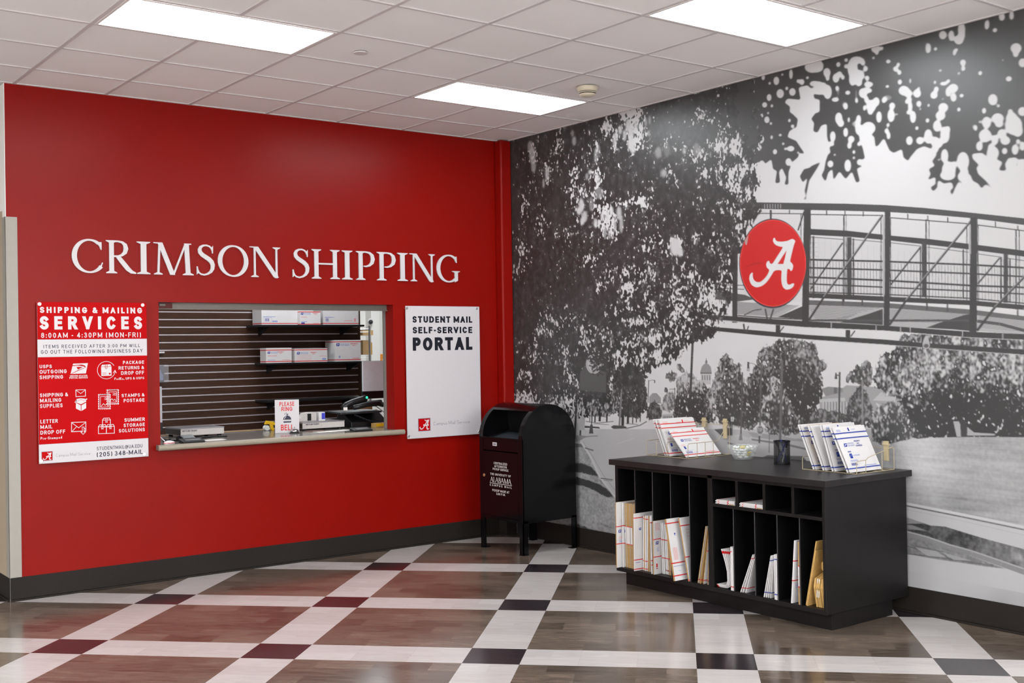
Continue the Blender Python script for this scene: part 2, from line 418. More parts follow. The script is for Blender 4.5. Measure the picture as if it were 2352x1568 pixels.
    line(A2, [(650,1440),(760,1455),(900,1440)], 7, .30); line(A2, [(720,1462),(860,1470)], 5, .32); line(A2, [(1010,1460),(1120,1468)], 6, .3)
    tree(A7([(30,1060),(40,930),(90,850),(125,830),(170,870),(215,960),(220,1060)]), .05, .25)
    tree(A7([(215,950),(200,860),(250,760),(330,720),(380,760),(380,900),(330,970)]), .12, .55, .9)
    tree(A7([(250,560),(270,510),(340,480),(400,520),(370,600),(300,600)]), .10, .5, .5, .006)
    tree(A7([(395,440),(400,395),(440,385),(450,420),(490,470),(480,500),(440,500)]), .12, .5, .3, .005)
    tree(A7([(240,730),(250,670),(280,680),(290,720),(265,745)]), .08, .4, .2, .005)
    tree(A7([(350,1060),(360,830),(395,700),(370,640),(380,580),(440,540),(510,490),(600,520),(640,580),(720,610),(780,680),(800,800),(830,1000),(900,1100),(350,1100)]), .045, .62, .25, .010, 1, lightfrom(A7,620,600,200,1.9)+lightfrom(A7,460,600,130,1.2)-lightfrom(A7,560,930,230,2.2))
    tree(A7([(770,960),(760,870),(730,780),(790,700),(850,560),(830,520),(890,470),(860,440),(920,410),(900,300),(940,330),(985,250),(1030,330),(1060,320),(1080,400),(1160,370),(1150,470),(1180,560),(1230,650),(1290,700),(1420,760),(1450,1010),(1300,1190),(900,1120),(880,1020)]), .05, .58, .2, .008, 1, lightfrom(A7,850,640,160,1.3)+lightfrom(A7,830,900,140,1.4)-lightfrom(A7,1000,960,260,1.6)-lightfrom(A7,1330,950,220,1.4))
    tree(A7([(1240,650),(1240,560),(1300,480),(1360,330),(1370,240),(1430,200),(1560,170),(1600,95),(1750,100),(1920,110),(2040,150),(2080,240),(2120,360),(2180,400),(2180,470),(2120,560),(2140,660),(2150,800),(2060,960),(2000,1100),(1880,1220),(1500,1250),(1400,1000),(1240,900)]), .045, .50, .1, .010, 1, lightfrom(A7,1440,270,160,.9)+lightfrom(A7,1880,180,220,1.2)+lightfrom(A7,2080,430,180,1.2)-lightfrom(A7,1850,760,380,1.5)-lightfrom(A7,1350,850,200,1.2))
    tree(A7([(1560,520),(1600,560),(1610,640),(1700,690),(1720,780),(1760,830),(1800,950),(1800,1010),(1870,1030),(1830,1080),(1820,1180),(1720,1260),(1500,1260),(1500,1150),(1440,1120),(1380,1010),(1420,930),(1420,800),(1480,720),(1470,620),(1520,590)]), .055, .72, .85, .008, 1, lightfrom(A7,1540,680,200,.9)+lightfrom(A7,1730,880,150,.8)-lightfrom(A7,1620,1020,180,1.8)-lightfrom(A7,1640,780,70,.8))
    tree(A7([(2000,1060),(2030,960),(2110,920),(2200,950),(2300,960),(2420,1000),(2420,1200),(1980,1200)]), .07, .40, .4, .010)
    # low walls, steps and signs along the pavement
    fill(A7([(1060,1180),(1160,1190),(1330,1215),(1260,1280),(1130,1240),(1020,1250)]), .50)
    fill(A7([(840,1180),(1060,1160),(1060,1250),(930,1260)]), .12); fill(A7([(1240,1210),(1600,1250),(1800,1290),(1980,1290),(1980,1330),(1600,1310),(1300,1275)]), .40)
    for k in range(9): fill(A7([(1045+k*18,1120+k*5),(1055+k*18,1120+k*5),(1055+k*18,1165+k*4),(1045+k*18,1165+k*4)]), .62)
    fill(A7([(1290,1290),(1700,1345),(2000,1420),(2000,1440),(1680,1370),(1290,1310)]), .24)
    fill(A7([(1480,1490),(1900,1500),(1960,1568),(1300,1568)]), .14); fill(A7([(1000,1330),(1240,1400),(1340,1460),(1330,1475),(1200,1420),(1000,1350)]), .22)
    # trees to the right under the bridge
    tree(A8([(490,410),(480,330),(520,260),(520,200),(560,150),(640,130),(700,20),(1600,20),(1600,780),(1300,775),(900,770),(760,770),(720,600),(640,480)]), .035, .72, .22, .010, 1,
         lightfrom(A8,880,230,180,1.0)+lightfrom(A8,1200,260,180,.9)+lightfrom(A8,1500,260,150,1.1)+lightfrom(A8,1200,420,110,.9)+lightfrom(A8,720,400,140,1.0)+lightfrom(A8,1500,420,120,.8)-lightfrom(A8,1050,640,260,2.6)-lightfrom(A8,1400,640,240,2.8)-lightfrom(A8,780,650,170,1.6)-lightfrom(A8,600,250,90,.3))
    tree(A8([(275,350),(320,290),(370,230),(400,270),(420,215),(460,220),(480,290),(470,400),(420,400),(350,370),(290,380)]), .06, .55, .45, .007)
    tree(A8([(290,690),(280,600),(310,500),(360,420),(400,380),(440,460),(480,560),(490,700)]), .06, .40, .3, .008)
    tree(A8([(0,690),(40,590),(130,565),(230,590),(250,690)]), .07, .40, .4, .008)
    tree(A8([(470,720),(480,600),(520,530),(620,500),(720,560),(760,650),(790,720),(740,790),(560,830),(480,790)]), .06, .66, .75, .009, 1, lightfrom(A8,620,540,120,.9)-lightfrom(A8,640,700,130,1.5))
    fill(A8([(1060,650),(1100,650),(1120,690),(1120,760),(1085,760)]), .5); fill(A8([(1160,690),(1210,730),(1360,740),(1360,752),(1160,752)]), .5)
    line(A8, [(1128,640),(1135,765)], 34, .05)
    # lawn rising to the right
    hill = A8([(560,830),(620,808),(690,790),(780,778),(870,770),(990,766),(1110,763),(1340,762),(1568,765),(1800,770),(1800,1480),(1568,1400),(1120,1310),(680,1225),(560,1210)])
    hm = mask(hill)*ss(YY, -3.60, -3.95)*1.0; T[:] = T*(1-hm)+hm*np.clip((.50+.022*n_str+.035*noise(.14,.035)+.02*noise(.05,.012)+.02*n_f2+lightfrom(A8,860,930,200,.22)-lightfrom(A8,1100,1260,130,.10)), .1, .8)
    fill(A8([(600,1225),(680,1225),(1120,1310),(1568,1400),(1900,1470),(1900,1950),(600,1700)]), .64)
    line(A8, [(600,1222),(680,1233),(1120,1320),(1568,1412),(1900,1480)], 12, .74); line(A8, [(600,1238),(680,1249),(1120,1337),(1568,1430),(1900,1500)], 8, .14)
    line(A8, [(680,1275),(1120,1365),(1568,1470)], 3, .50)
    g = mask(A9([(1440,90),(1560,95),(1640,85),(1720,112),(1820,120),(1950,160),(2100,205),(2352,272),(2800,420),(2800,600),(2352,400),(2000,280),(1850,240),(1700,200),(1440,130)]))
    T[:] = T*(1-g)+g*np.clip(.085+.03*n_f2+.03*n_m+lightfrom(A9,2200,300,150,.14)+lightfrom(A9,2340,370,60,.22)*(1+.5*n_m), .03, .7)
    fill(A9([(1440,30),(1520,45),(1600,70),(1680,100),(1560,100),(1440,100)]), .34)
    fill(A9([(1440,110),(1600,110),(1700,150),(1500,130)]), .30)
    fill(A9([(1440,165),(1520,172),(1700,210),(1850,265),(2050,340),(2230,405),(2100,390),(1900,360),(1700,330),(1440,280)]), .27+.04*n_f2)
    for a in ([(1520,240),(1700,290),(1900,350)],[(1620,250),(1800,290),(1850,345)],[(1530,300),(1800,330),(2150,385)]): line(A9, a, 6, .16)
    fill(A9([(1620,262),(1760,285),(1830,330),(1700,318)]), .46); fill(A9([(1790,290),(2000,350),(1880,345)]), .46)
    line(A9, [(1440,145),(1520,158),(1700,205),(1850,258),(2000,300),(2200,370),(2352,425),(2800,590)], 34, .30)
    line(A9, [(1440,130),(1520,142),(1700,190),(1850,242),(2000,284),(2200,352),(2352,405),(2800,560)], 8, .50)
    # ------------------------------------------------ truss bridge
    br = .045
    fill(A6([(40,200),(1480,270),(1960,330),(2400,400),(2400,1060),(1480,980),(40,900)]), .76); fill(A6([(40,400),(760,440),(2400,640),(2400,1060),(1480,980),(40,900)]), .71)
    fill(A4([(840,130),(1440,130),(1440,960),(840,900)]), .76)
    for k in range(70):
        x = 46+k*28
        line(A6, [(x,618+x*.036),(x,900+x*.05)], 4.2, .24)
    for k in range(40): line(A6, [(60+k*55,410+k*8),(60+k*55,620+k*4)], 1.5, .50)
    for k in range(15): line(A4, [(1495,380+k*40),(1568,382+k*40)], 2, .4)
    # far truss
    fill(A6([(-20,333),(40,335),(360,350),(760,395),(1100,425),(1470,470),(1960,530),(2400,590),(2400,648),(1960,585),(1460,520),(760,440),(400,408),(40,390),(-20,388)]), br)
    for a in ([(40,880),(330,460)],[(760,840),(1030,500)],[(1545,830),(1745,595)]): line(A6, a, 12, br)
    for x, y1, y2, w in [(388,410,960,36),(1062,450,950,36),(1798,560,1000,36),(66,400,960,14),(425,420,960,12),(1030,490,960,10),(1415,520,960,12),(1755,590,1000,14),(1835,600,1000,12)]: line(A6, [(x,y1),(x,y2)], w, br+.02)
    for a in ([(40,408),(330,430)],[(410,430),(700,455)],[(760,460),(1030,490)],[(1090,500),(1460,545)],[(1545,560),(1760,590)],[(1815,600),(2100,640)]): line(A6, a, 5, br)
    for pts, w in [([(30,612),(700,628),(1480,658),(1960,685),(2400,720)],9),([(30,685),(700,705),(1480,738),(1960,765),(2400,800)],8),([(30,770),(700,798),(1480,845),(1960,862),(2400,900)],9),([(30,830),(700,860),(1480,895),(1960,922),(2400,960)],7),([(30,905),(700,925),(1480,960),(1960,1005),(2400,1050)],6),([(10,932),(700,965),(1480,1000),(1960,1042),(2400,1090)],24)]: line(A6, pts, w*1.6, br)
    # deck, underside and the shade below it
    fill(A6([(10,1020),(700,1045),(1480,1100),(1960,1150),(2400,1200),(2400,1300),(1960,1285),(1480,1250),(700,1210),(10,1165)]), .50)
    for k in range(9): line(A6, [(20+k*8,1035+k*14),(560-k*25,1045+k*13),(660-k*55,1048+k*13)], 4, .22)
    for k in range(9): line(A6, [(760,1065+k*12),(1420-k*30,1105+k*9)], 4, .25)
    for k in range(8): line(A6, [(1560,1120+k*14),(2300,1190+k*14)], 4, .28)
    fill(A6([(300,1178),(560,1100),(690,1055),(690,1200),(560,1190)]), .06); fill(A6([(1080,1225),(1200,1180),(1420,1110),(1480,1100),(1480,1255),(1330,1240)]), .06)
    fill(A6([(0,1150),(690,1150),(690,1172),(0,1166)]), .09); fill(A6([(745,1150),(1470,1150),(1470,1168),(745,1170)]), .09); line(A6, [(1540,1165),(1740,1190),(2000,1260)], 24, .08)
    fill(A6([(10,975),(700,1000),(1480,1060),(1960,1120),(2400,1170),(2400,1210),(1960,1160),(1480,1105),(700,1045),(10,1020)]), .14)
    for a in ([(330,960),(330,1020)],[(505,970),(505,1025)],[(1088,1000),(1088,1065)],[(1272,1010),(1272,1080)],[(1905,1060),(1905,1120)]): line(A6, a, 12, .07)
    fill(A4([(835,950),(1400,985),(1200,1090),(835,1065)]), .48)
    for k in range(9): line(A4, [(838,960+k*12),(1330-k*22,985+k*11)], 4, .24)
    fill(A4([(1200,1090),(1440,985),(1440,1110)]), .06); fill(A4([(640,850),(910,890),(1000,930),(840,950),(640,930)]), .10); line(A4, [(840,1075),(1100,1095),(1420,1110)], 10, .08)
    line(A4, [(900,1072),(985,1030),(1060,1018)], 9, .09); line(A4, [(1090,1015),(1108,1110)], 13, .08); line(A4, [(1165,1015),(1135,1110)], 13, .08)
    # near truss
    fill(A6([(-600,95),(-300,98),(0,103),(350,108),(700,120),(1060,146),(1400,180),(1960,240),(2400,310),(2400,375),(1960,300),(1500,240),(1100,205),(760,185),(350,172),(0,165),(-320,158),(-600,150)]), br+.02)
    for k in range(7): line(A4, [(1085+k*24,72),(1085+k*24,112)], 6, .42)
    for pts in ([(40,205),(690,215)],[(760,235),(1480,290)],[(1540,300),(1960,352),(2400,410)]): line(A6, pts, 8, br)
    line(A4, [(940,155),(1430,160)], 7, br); line(A4, [(1140,125),(1140,210)], 16, br); line(A4, [(1308,125),(1308,160)], 8, br); line(A4, [(1412,160),(1412,480)], 6, br); line(A4, [(1385,310),(1440,140)], 12, br)
    for x, y in [(185,168),(350,172),(515,178),(915,200),(1095,215),(1275,230),(1705,270),(1905,305)]: line(A6, [(x,y),(x,y+45)], 9, br)
    for x, y1, y2, w in [(340,210,990,11),(360,215,960,5),(1080,250,1000,11),(1106,255,980,6),(1890,340,1060,11),(1918,345,1050,7),(675,215,960,7),(40,205,900,5),(760,235,960,7),(1447,290,1000,7),(1548,300,1000,7)]: line(A6, [(x,y1),(x,y2)], w, br)
    for a, w in (([(25,1155),(160,950),(690,208)],17),([(750,1200),(900,980),(1485,262)],18),([(1538,1252),(1700,1040),(2000,730),(2400,250)],20)):
        line(A6, a, w, br); line(A6, [(x-w*.30,y-w*.2) for x, y in a[1:]], 4, .55)
    for x, y1, y2, w in [(733,170,1225,46),(1511,235,1265,58)]: line(A6, [(x,y1),(x-8,y2)], w, br)
    line(A6, [(698,225),(698,930)], 18, .50); line(A6, [(1473,300),(1473,560)], 16, .5)
    line(A4, [(1470,110),(1450,1180)], 54, br); line(A4, [(822,300),(815,1140)], 40, br)
    for pts in ([(680,800),(1000,805)],[(680,830),(900,840)],[(660,545),(830,560)]): line(A4, pts, 6, br)
    for x in (660,710,745,790): line(A4, [(x,380),(x,560)], 8, br)
    fill(A6([(-980,1098),(-400,1140),(0,1165),(700,1205),(1480,1260),(1960,1282),(2400,1310),(2400,1360),(1960,1332),(1480,1312),(700,1250),(0,1220),(-400,1190),(-980,1140)]), br)
    for x, y in [(226,1175),(630,1205),(850,1218),(938,1222),(1408,1252),(1770,1278)]: line(A6, [(x,y),(x,y+50)], 7, .5)
    line(A6, [(-960,1140),(0,1222),(700,1252),(1480,1314),(1960,1336)], 4, .62)
    fill(A6([(-980,1205),(-400,1252),(0,1288),(700,1330),(1100,1365),(1960,1420),(2400,1450),(2400,1500),(1960,1466),(1100,1412),(700,1375),(0,1328),(-400,1295),(-980,1238)]), br)
    line(A6, [(0,1332),(700,1378),(1960,1470)], 4, .6)
    for x, y1, y2 in [(376,1245,1312),(1058,1285,1368),(1790,1335,1405)]: line(A6, [(x,y1),(x,y2)], 36, br)
    line(A6, [(400,1305),(440,1252)], 10, br); line(A4, [(1205,1160),(1205,1235)], 36, br); line(A4, [(1220,1225),(1258,1175)], 9, br)
    for cx, cy in ((895,1190),): line(A4, [(cx,cy-40),(cx+10,cy+30)], 14, .08); line(A4, [(cx+45,cy-20),(cx+25,cy+35)], 10, .09)
    fill(A6([(1050,1360),(1062,1320),(1080,1290),(1100,1320),(1112,1365),(1110,1385),(1050,1385)]), .55); oval(A6, 1081, 1385, 32, 30, .50); oval(A6, 1081, 1388, 22, 18, .12)
    # ------------------------------------------------ lamp posts and signs
    for z, pts, w, t in [(A7,[(588,20),(575,300),(555,760)],24,.07),(A7,[(1178,495),(1170,900),(1160,1300)],16,.10),(A7,[(1408,400),(1395,900),(1390,1160)],18,.13),(A7,[(1655,350),(1645,800),(1632,1320)],26,.16),
                         (A7,[(55,590),(45,860)],9,.14),(A7,[(368,680),(365,900)],9,.10),(A7,[(1505,1230),(1500,1460)],9,.2),(A7,[(1050,1080),(1050,1260)],6,.14),(A2,[(978,960),(965,1300),(952,1480)],14,.25),
                         (A8,[(242,295),(236,700)],11,.07),(A8,[(406,350),(406,700)],11,.30),(A2,[(713,1290),(700,1510)],9,.12),(A2,[(618,1190),(600,1568)],14,.07)]: line(z, pts, w, t)
    for pts in ([(1655,345),(1600,335),(1530,285),(1455,268)],[(1400,435),(1340,405),(1290,385),(1250,385)]): line(A7, pts, 7, .30)
    line(A7, [(55,600),(95,588),(128,590)], 5, .14); line(A7, [(126,590),(126,625)], 12, .12); line(A7, [(300,698),(368,695)], 6, .1)
    line(A7, [(1250,370),(1250,480)], 18, .08, 1, 26); oval(A7, 1251, 465, 13, 18, .5); oval(A7, 1442, 385, 22, 28, .62); line(A7, [(1444,290),(1440,355)], 14, .08, 1, 30); oval(A7, 1057, 545, 16, 18, .6); oval(A7, 1234, 935, 9, 12, .6)
    line(A8, [(215,300),(215,345)], 7, .08, 1, 18); line(A8, [(215,318),(242,318)], 6, .08)
    fill(A7([(1135,1310),(1150,1230),(1172,1230),(1182,1310)]), .25); fill(A2([(682,1530),(690,1470),(712,1470),(716,1530)]), .10); fill(A2([(678,1550),(684,1525),(714,1525),(720,1550)]), .10)
    fill(A7([(1040,1030),(1075,1030),(1075,1085),(1040,1085)]), .6); line(A7, [(1058,1045),(1058,1075)], 8, .3)
    # big panel and posts at the left edge of the road
    fill(A2([(565,1180),(655,1190),(640,1520),(560,1520)]), .48); fill(A2([(560,1180),(580,1180),(560,1600),(540,1600)]), .05)
    # stop sign
    o = [(1392+46*math.cos(math.radians(22.5+45*i)), 1187+58*math.sin(math.radians(22.5+45*i))) for i in range(8)]
    fill(A7(o), .62); fill(A7([(1392+(x-1392)*.87, 1187+(y-1187)*.87) for x, y in o]), .20)
    for s in stroke_text('STOP', .17):
        fill(A7([(1351+x*21.5, 1207-y*42) for x, y in s]), .68)
    fill(A7([(1365,1242),(1415,1242),(1412,1260),(1368,1260)]), .5); line(A7, [(1384,1258),(1382,1345)], 18, .10)
    # ------------------------------------------------ big tree at the left
    tr = PX([(1170,230),(1720,120),(1752,300),(1742,369),(1738,395),(1747,430),(1728,448),(1748,478),(1722,524),(1711,557),(1693,603),(1682,634),(1684,692),(1662,748),(1632,781),(1600,792),(1576,807),(1548,830),(1512,842),(1488,858),(1478,880),(1440,885),(1425,900),(1408,925),(1400,945),(1330,960),(1250,975),(1170,975)])
    base = blur(mask(tr), .02)
    hole = np.zeros((NV, NU))
    def gap(px, py, rx, ry, k):
        a, b = hitw(px, py); c, _ = hitw(px+rx, py); _, d = hitw(px, py+ry)
        hole[:] = np.maximum(hole, k*np.exp(-.5*(((YY-a)/abs(c-a))**2+((ZZ-b)/abs(d-b))**2)))
    for q in [(1226,362,14,55,.95),(1259,398,9,30,1.0),(1284,345,9,45,.75),(1318,400,20,60,.62),(1394,290,16,22,.9),(1455,300,24,40,1.25),(1410,318,9,25,1.05),(1335,470,22,42,1.1),(1395,500,32,42,1.15),(1374,425,13,50,1.0),(1440,465,30,10,1.1),(1478,460,20,16,1.1),(1500,423,10,25,.9),(1537,412,12,25,.8),(1491,345,15,15,.8),(1420,390,40,14,.5),
              (1555,566,13,20,1.4),(1497,562,28,22,1.0),(1437,620,25,28,.95),(1485,632,32,24,.95),(1397,622,15,20,.85),(1343,594,35,20,.8),(1200,580,13,40,.9),(1208,490,11,50,.75),(1241,505,11,30,.75),(1307,545,35,25,.62),(1195,613,14,14,.9),(1445,664,25,25,1.0),(1547,661,25,40,.95),(1374,666,12,15,.9),(1450,710,35,9,1.1),(1460,738,35,10,1.35),(1277,743,24,25,.95),(1246,761,24,14,.95),(1333,745,18,20,.9),(1358,794,18,35,1.0),(1397,766,24,28,.95),
              (1500,785,70,26,1.05),(1499,817,50,24,1.15),(1410,825,30,30,1.0),(1239,825,28,34,.95),(1292,842,18,34,.95),(1213,863,18,14,.95),(1313,868,16,18,.95),(1407,890,14,25,1.1),(1216,920,30,18,1.5),(1292,930,40,26,1.35),(1370,935,30,16,1.2),(1551,557,16,14,1.3),(1587,634,28,30,1.05),(1638,680,35,38,1.15),(1640,570,30,24,1.1),(1633,738,30,22,1.1),(1500,690,40,60,.75),(1560,720,50,60,.85),(1520,600,50,40,.75),(1600,560,35,30,.85),
              (1646,226,11,25,.9),(1620,272,25,20,.75),(1658,336,28,34,1.1),(1689,339,16,18,2.0),(1697,392,36,36,1.2),(1602,354,24,18,.85),(1623,400,24,18,.85),(1582,380,18,14,.7),(1500,415,14,25,.9),(1710,438,24,16,1.2),(1530,500,40,25,.55),(1600,470,50,30,.45),(1690,480,40,26,.95),(1700,530,22,30,1.1),(1530,330,25,20,.5),(1560,420,30,20,.5),(1660,620,24,30,1.0),(1365,350,14,40,.8),(1610,800,40,20,1.1)]: gap(*q)
    n_leaf = .80*n_f+.36*n_m+.36*n_c
    side = np.clip(1-base, 0, 1)
    h = hole*2.25+side*3.3-.78
    leaf = 1-ss(n_leaf+h, 1.45, 1.95)
    leaf = np.where(base > .985, leaf, leaf*ss(base+.10*n_m, .04, .25)*ss(base, .03, .10))
    dk = .035+.012*np.clip(n_m,-1,2)+.012*np.clip(n_f,0,2)
    T[:] = T*(1-leaf)+dk*leaf
    hz = ss(.8*n_f2+.5*n_m+hole*1.5, 1.3, 3.2)*.20*(base > .9)
    T[:] = np.maximum(T, hz)
    L = np.zeros((NV, NU))
    for x, y, rx, ry, k in [(610,830,22,60,.9),(590,880,20,35,.9),(640,930,22,50,.8),(620,970,18,35,.9),(840,940,16,50,.9),(880,880,18,40,.95),(800,930,15,45,.8),(950,900,22,60,.7),(970,1000,15,80,.6),(910,1000,14,70,.6),(820,1060,16,60,.55),(862,1085,10,50,.6),(740,990,18,40,.8),(740,380,14,70,.5),(760,320,14,40,.5),(545,250,16,40,.55),(530,180,10,30,.5),(1030,110,20,60,.9),(1060,170,22,70,.9),(1100,120,18,50,.8),(1060,280,30,60,1),(1075,330,22,30,1),(960,150,16,40,.9),(910,240,14,60,.85),(1000,200,14,50,.9),(840,120,14,40,.8),(760,600,18,50,.6),(660,570,12,30,.5),(690,530,16,20,.8),(770,720,40,50,.35),(700,820,20,60,.3),(1190,80,10,40,.6),(1225,60,8,40,.6),(1215,180,10,25,.6),(170,380,26,80,.6),(150,300,24,50,.5),(180,480,20,50,.5),(300,540,14,70,.8),(270,630,8,40,.7),(1455,1200,44,80,1),(1500,1250,26,40,1),(1300,360,30,50,.25),(1380,330,26,70,.2),(1350,540,30,40,.35)]: oval(A1, x, y, rx, ry, 1.0, k, L)
    for x, y, rx, ry, k in [(470,760,30,60,.3),(500,780,22,40,.4),(360,770,14,30,.7),(130,780,24,50,.3),(180,970,20,30,.5)]: oval(A3, x, y, rx, ry, 1.0, k, L)
    L = np.clip(blur(L, .008, .006), 0, 1); T[:] = T*(1-L)+.74*L
    # panel with a round seal half hidden in the leaves
    fill(A2([(600,1000),(660,930),(835,1000),(832,1180),(595,1160)]), .10)
    oval(A2, 722, 925, 78, 96, .10, .85, None, 0, 24); oval(A2, 722, 925, 70, 88, .62, .9, None, 0, 24); oval(A2, 722, 925, 60, 76, .40, .8, None, 0, 24); oval(A2, 722, 925, 54, 68, .62, .9, None, 0, 24)
    for k in range(170):
        a = rng.uniform(0, 6.28); x = 735+rng.normal(0,60); y = 890+rng.normal(0,55)
        if x < 690 and y > 880: continue
        oval(A2, x, y, 7, 16, .045, 1, None, a, 7)
    # ------------------------------------------------ leaves close to the lens, soft with white gaps
    N = np.zeros((NV, NU))
    fill(PX([(1700,60),(2420,-60),(2420,366),(2352,366)]+[(1852+x/3.136,20+y/3.136) for x, y in reversed([(0,550),(40,580),(60,650),(85,700),(60,760),(30,800),(50,880),(80,900),(110,840),(150,830),(150,920),(170,1010),(140,1100),(130,1160),(110,1200),(140,1250),(160,1180),(190,1150),(195,1240),(240,1170),(285,1230),(330,1170),(360,1255),(388,1245),(365,1150),(410,1135),(370,1100),(425,1080),(410,1010),(378,900),(430,900),(490,920),(500,1000),(525,980),(560,930),(600,1020),(630,1040),(690,1010),(700,1070),(735,1100),(750,1070),(800,1010),(850,990),(900,1010),(942,1050),(905,1100),(930,1130),(880,1155),(898,1190),(868,1240),(932,1210),(932,1265),(893,1285),(915,1318),(945,1290),(950,1230),(990,1260),(1050,1250),(1060,1290),(1035,1310),(1050,1352),(1075,1290),(1100,1240),(1140,1302),(1118,1240),(1180,1190),(1200,1240),(1240,1260),(1265,1302),(1290,1262),(1380,1328),(1290,1235),(1240,1190),(1225,1140),(1250,1130),(1200,1080),(1195,1045),(1270,1038),(1310,1080),(1350,1075),(1415,1105),(1385,1165),(1445,1168),(1432,1120),(1460,1070),(1510,1090),(1518,1200),(1528,1090),(1560,1080),(1568,1085)])]
              +[(1480+x/3.92,150+y/3.92) for x, y in [(1500,940),(1470,1000),(1430,1060),(1400,1000),(1440,930),(1450,800),(1400,790),(1385,830),(1335,870),(1300,960),(1300,1075),(1262,1075),(1280,1010),(1240,920),(1215,960),(1225,1058),(1178,1062),(1195,950),(1160,935),(1145,845),(1100,880),(1050,925),(1025,870),(985,880),(960,760),(930,700),(880,600),(820,500),(860,420),(800,330),(860,250),(820,120)]]), 1.0, 1, N)
    fill(A3([(1390,200),(1470,180),(1500,210),(1568,190),(1560,250),(1500,260),(1530,300),(1580,310),(1580,420),(1540,430),(1500,480),(1530,520),(1520,600),(1590,610),(1600,720),(1568,900),(1440,935),(1450,800),(1395,720),(1370,680),(1290,645),(1310,590),(1372,560),(1385,485),(1340,440),(1310,420),(1315,372),(1265,335),(1290,300),(1410,312)]), 0.0, 1, N)
    fill(A3([(1430,935),(1500,900),(1470,1000),(1440,1130),(1450,1180),(1425,1210),(1462,1215),(1468,1150),(1490,1040),(1560,930),(1600,860)]), .75, 1, N)
    for x, y, rx, ry in [(1072,110,16,28),(1130,162,13,18),(1190,140,26,40),(1244,84,13,16),(1322,80,16,50),(1385,142,15,20),(1420,150,24,28),(1470,112,16,16),(1540,30,70,36),(980,150,14,34),(970,232,26,24),(905,258,10,14),(1125,290,22,34),(1225,255,34,42),(1284,208,15,20),(1335,240,30,36),(1085,356,24,26),(1150,365,14,18),(1005,395,28,38),(995,465,34,30),(1060,452,14,22),(1116,430,12,16),(1105,490,24,32),(1142,524,13,17),(1020,560,14,24),(1032,588,14,26),(964,556,10,16),(1308,497,14,20),(1336,548,18,18),(918,645,24,28),(1045,665,36,40),(1148,648,12,24),(1225,628,18,14),(1010,740,50,34),(970,790,34,50),(1178,778,20,26),(1252,706,14,16),(1270,752,14,14),(1320,750,34,26),(1300,870,28,36),(1060,885,26,30),(1410,870,30,40),(690,370,20,22),(640,360,18,30),(1385,785,12,14),(880,300,9,9)]: oval(A3, x, y, rx, ry, 0.0, .92, N)
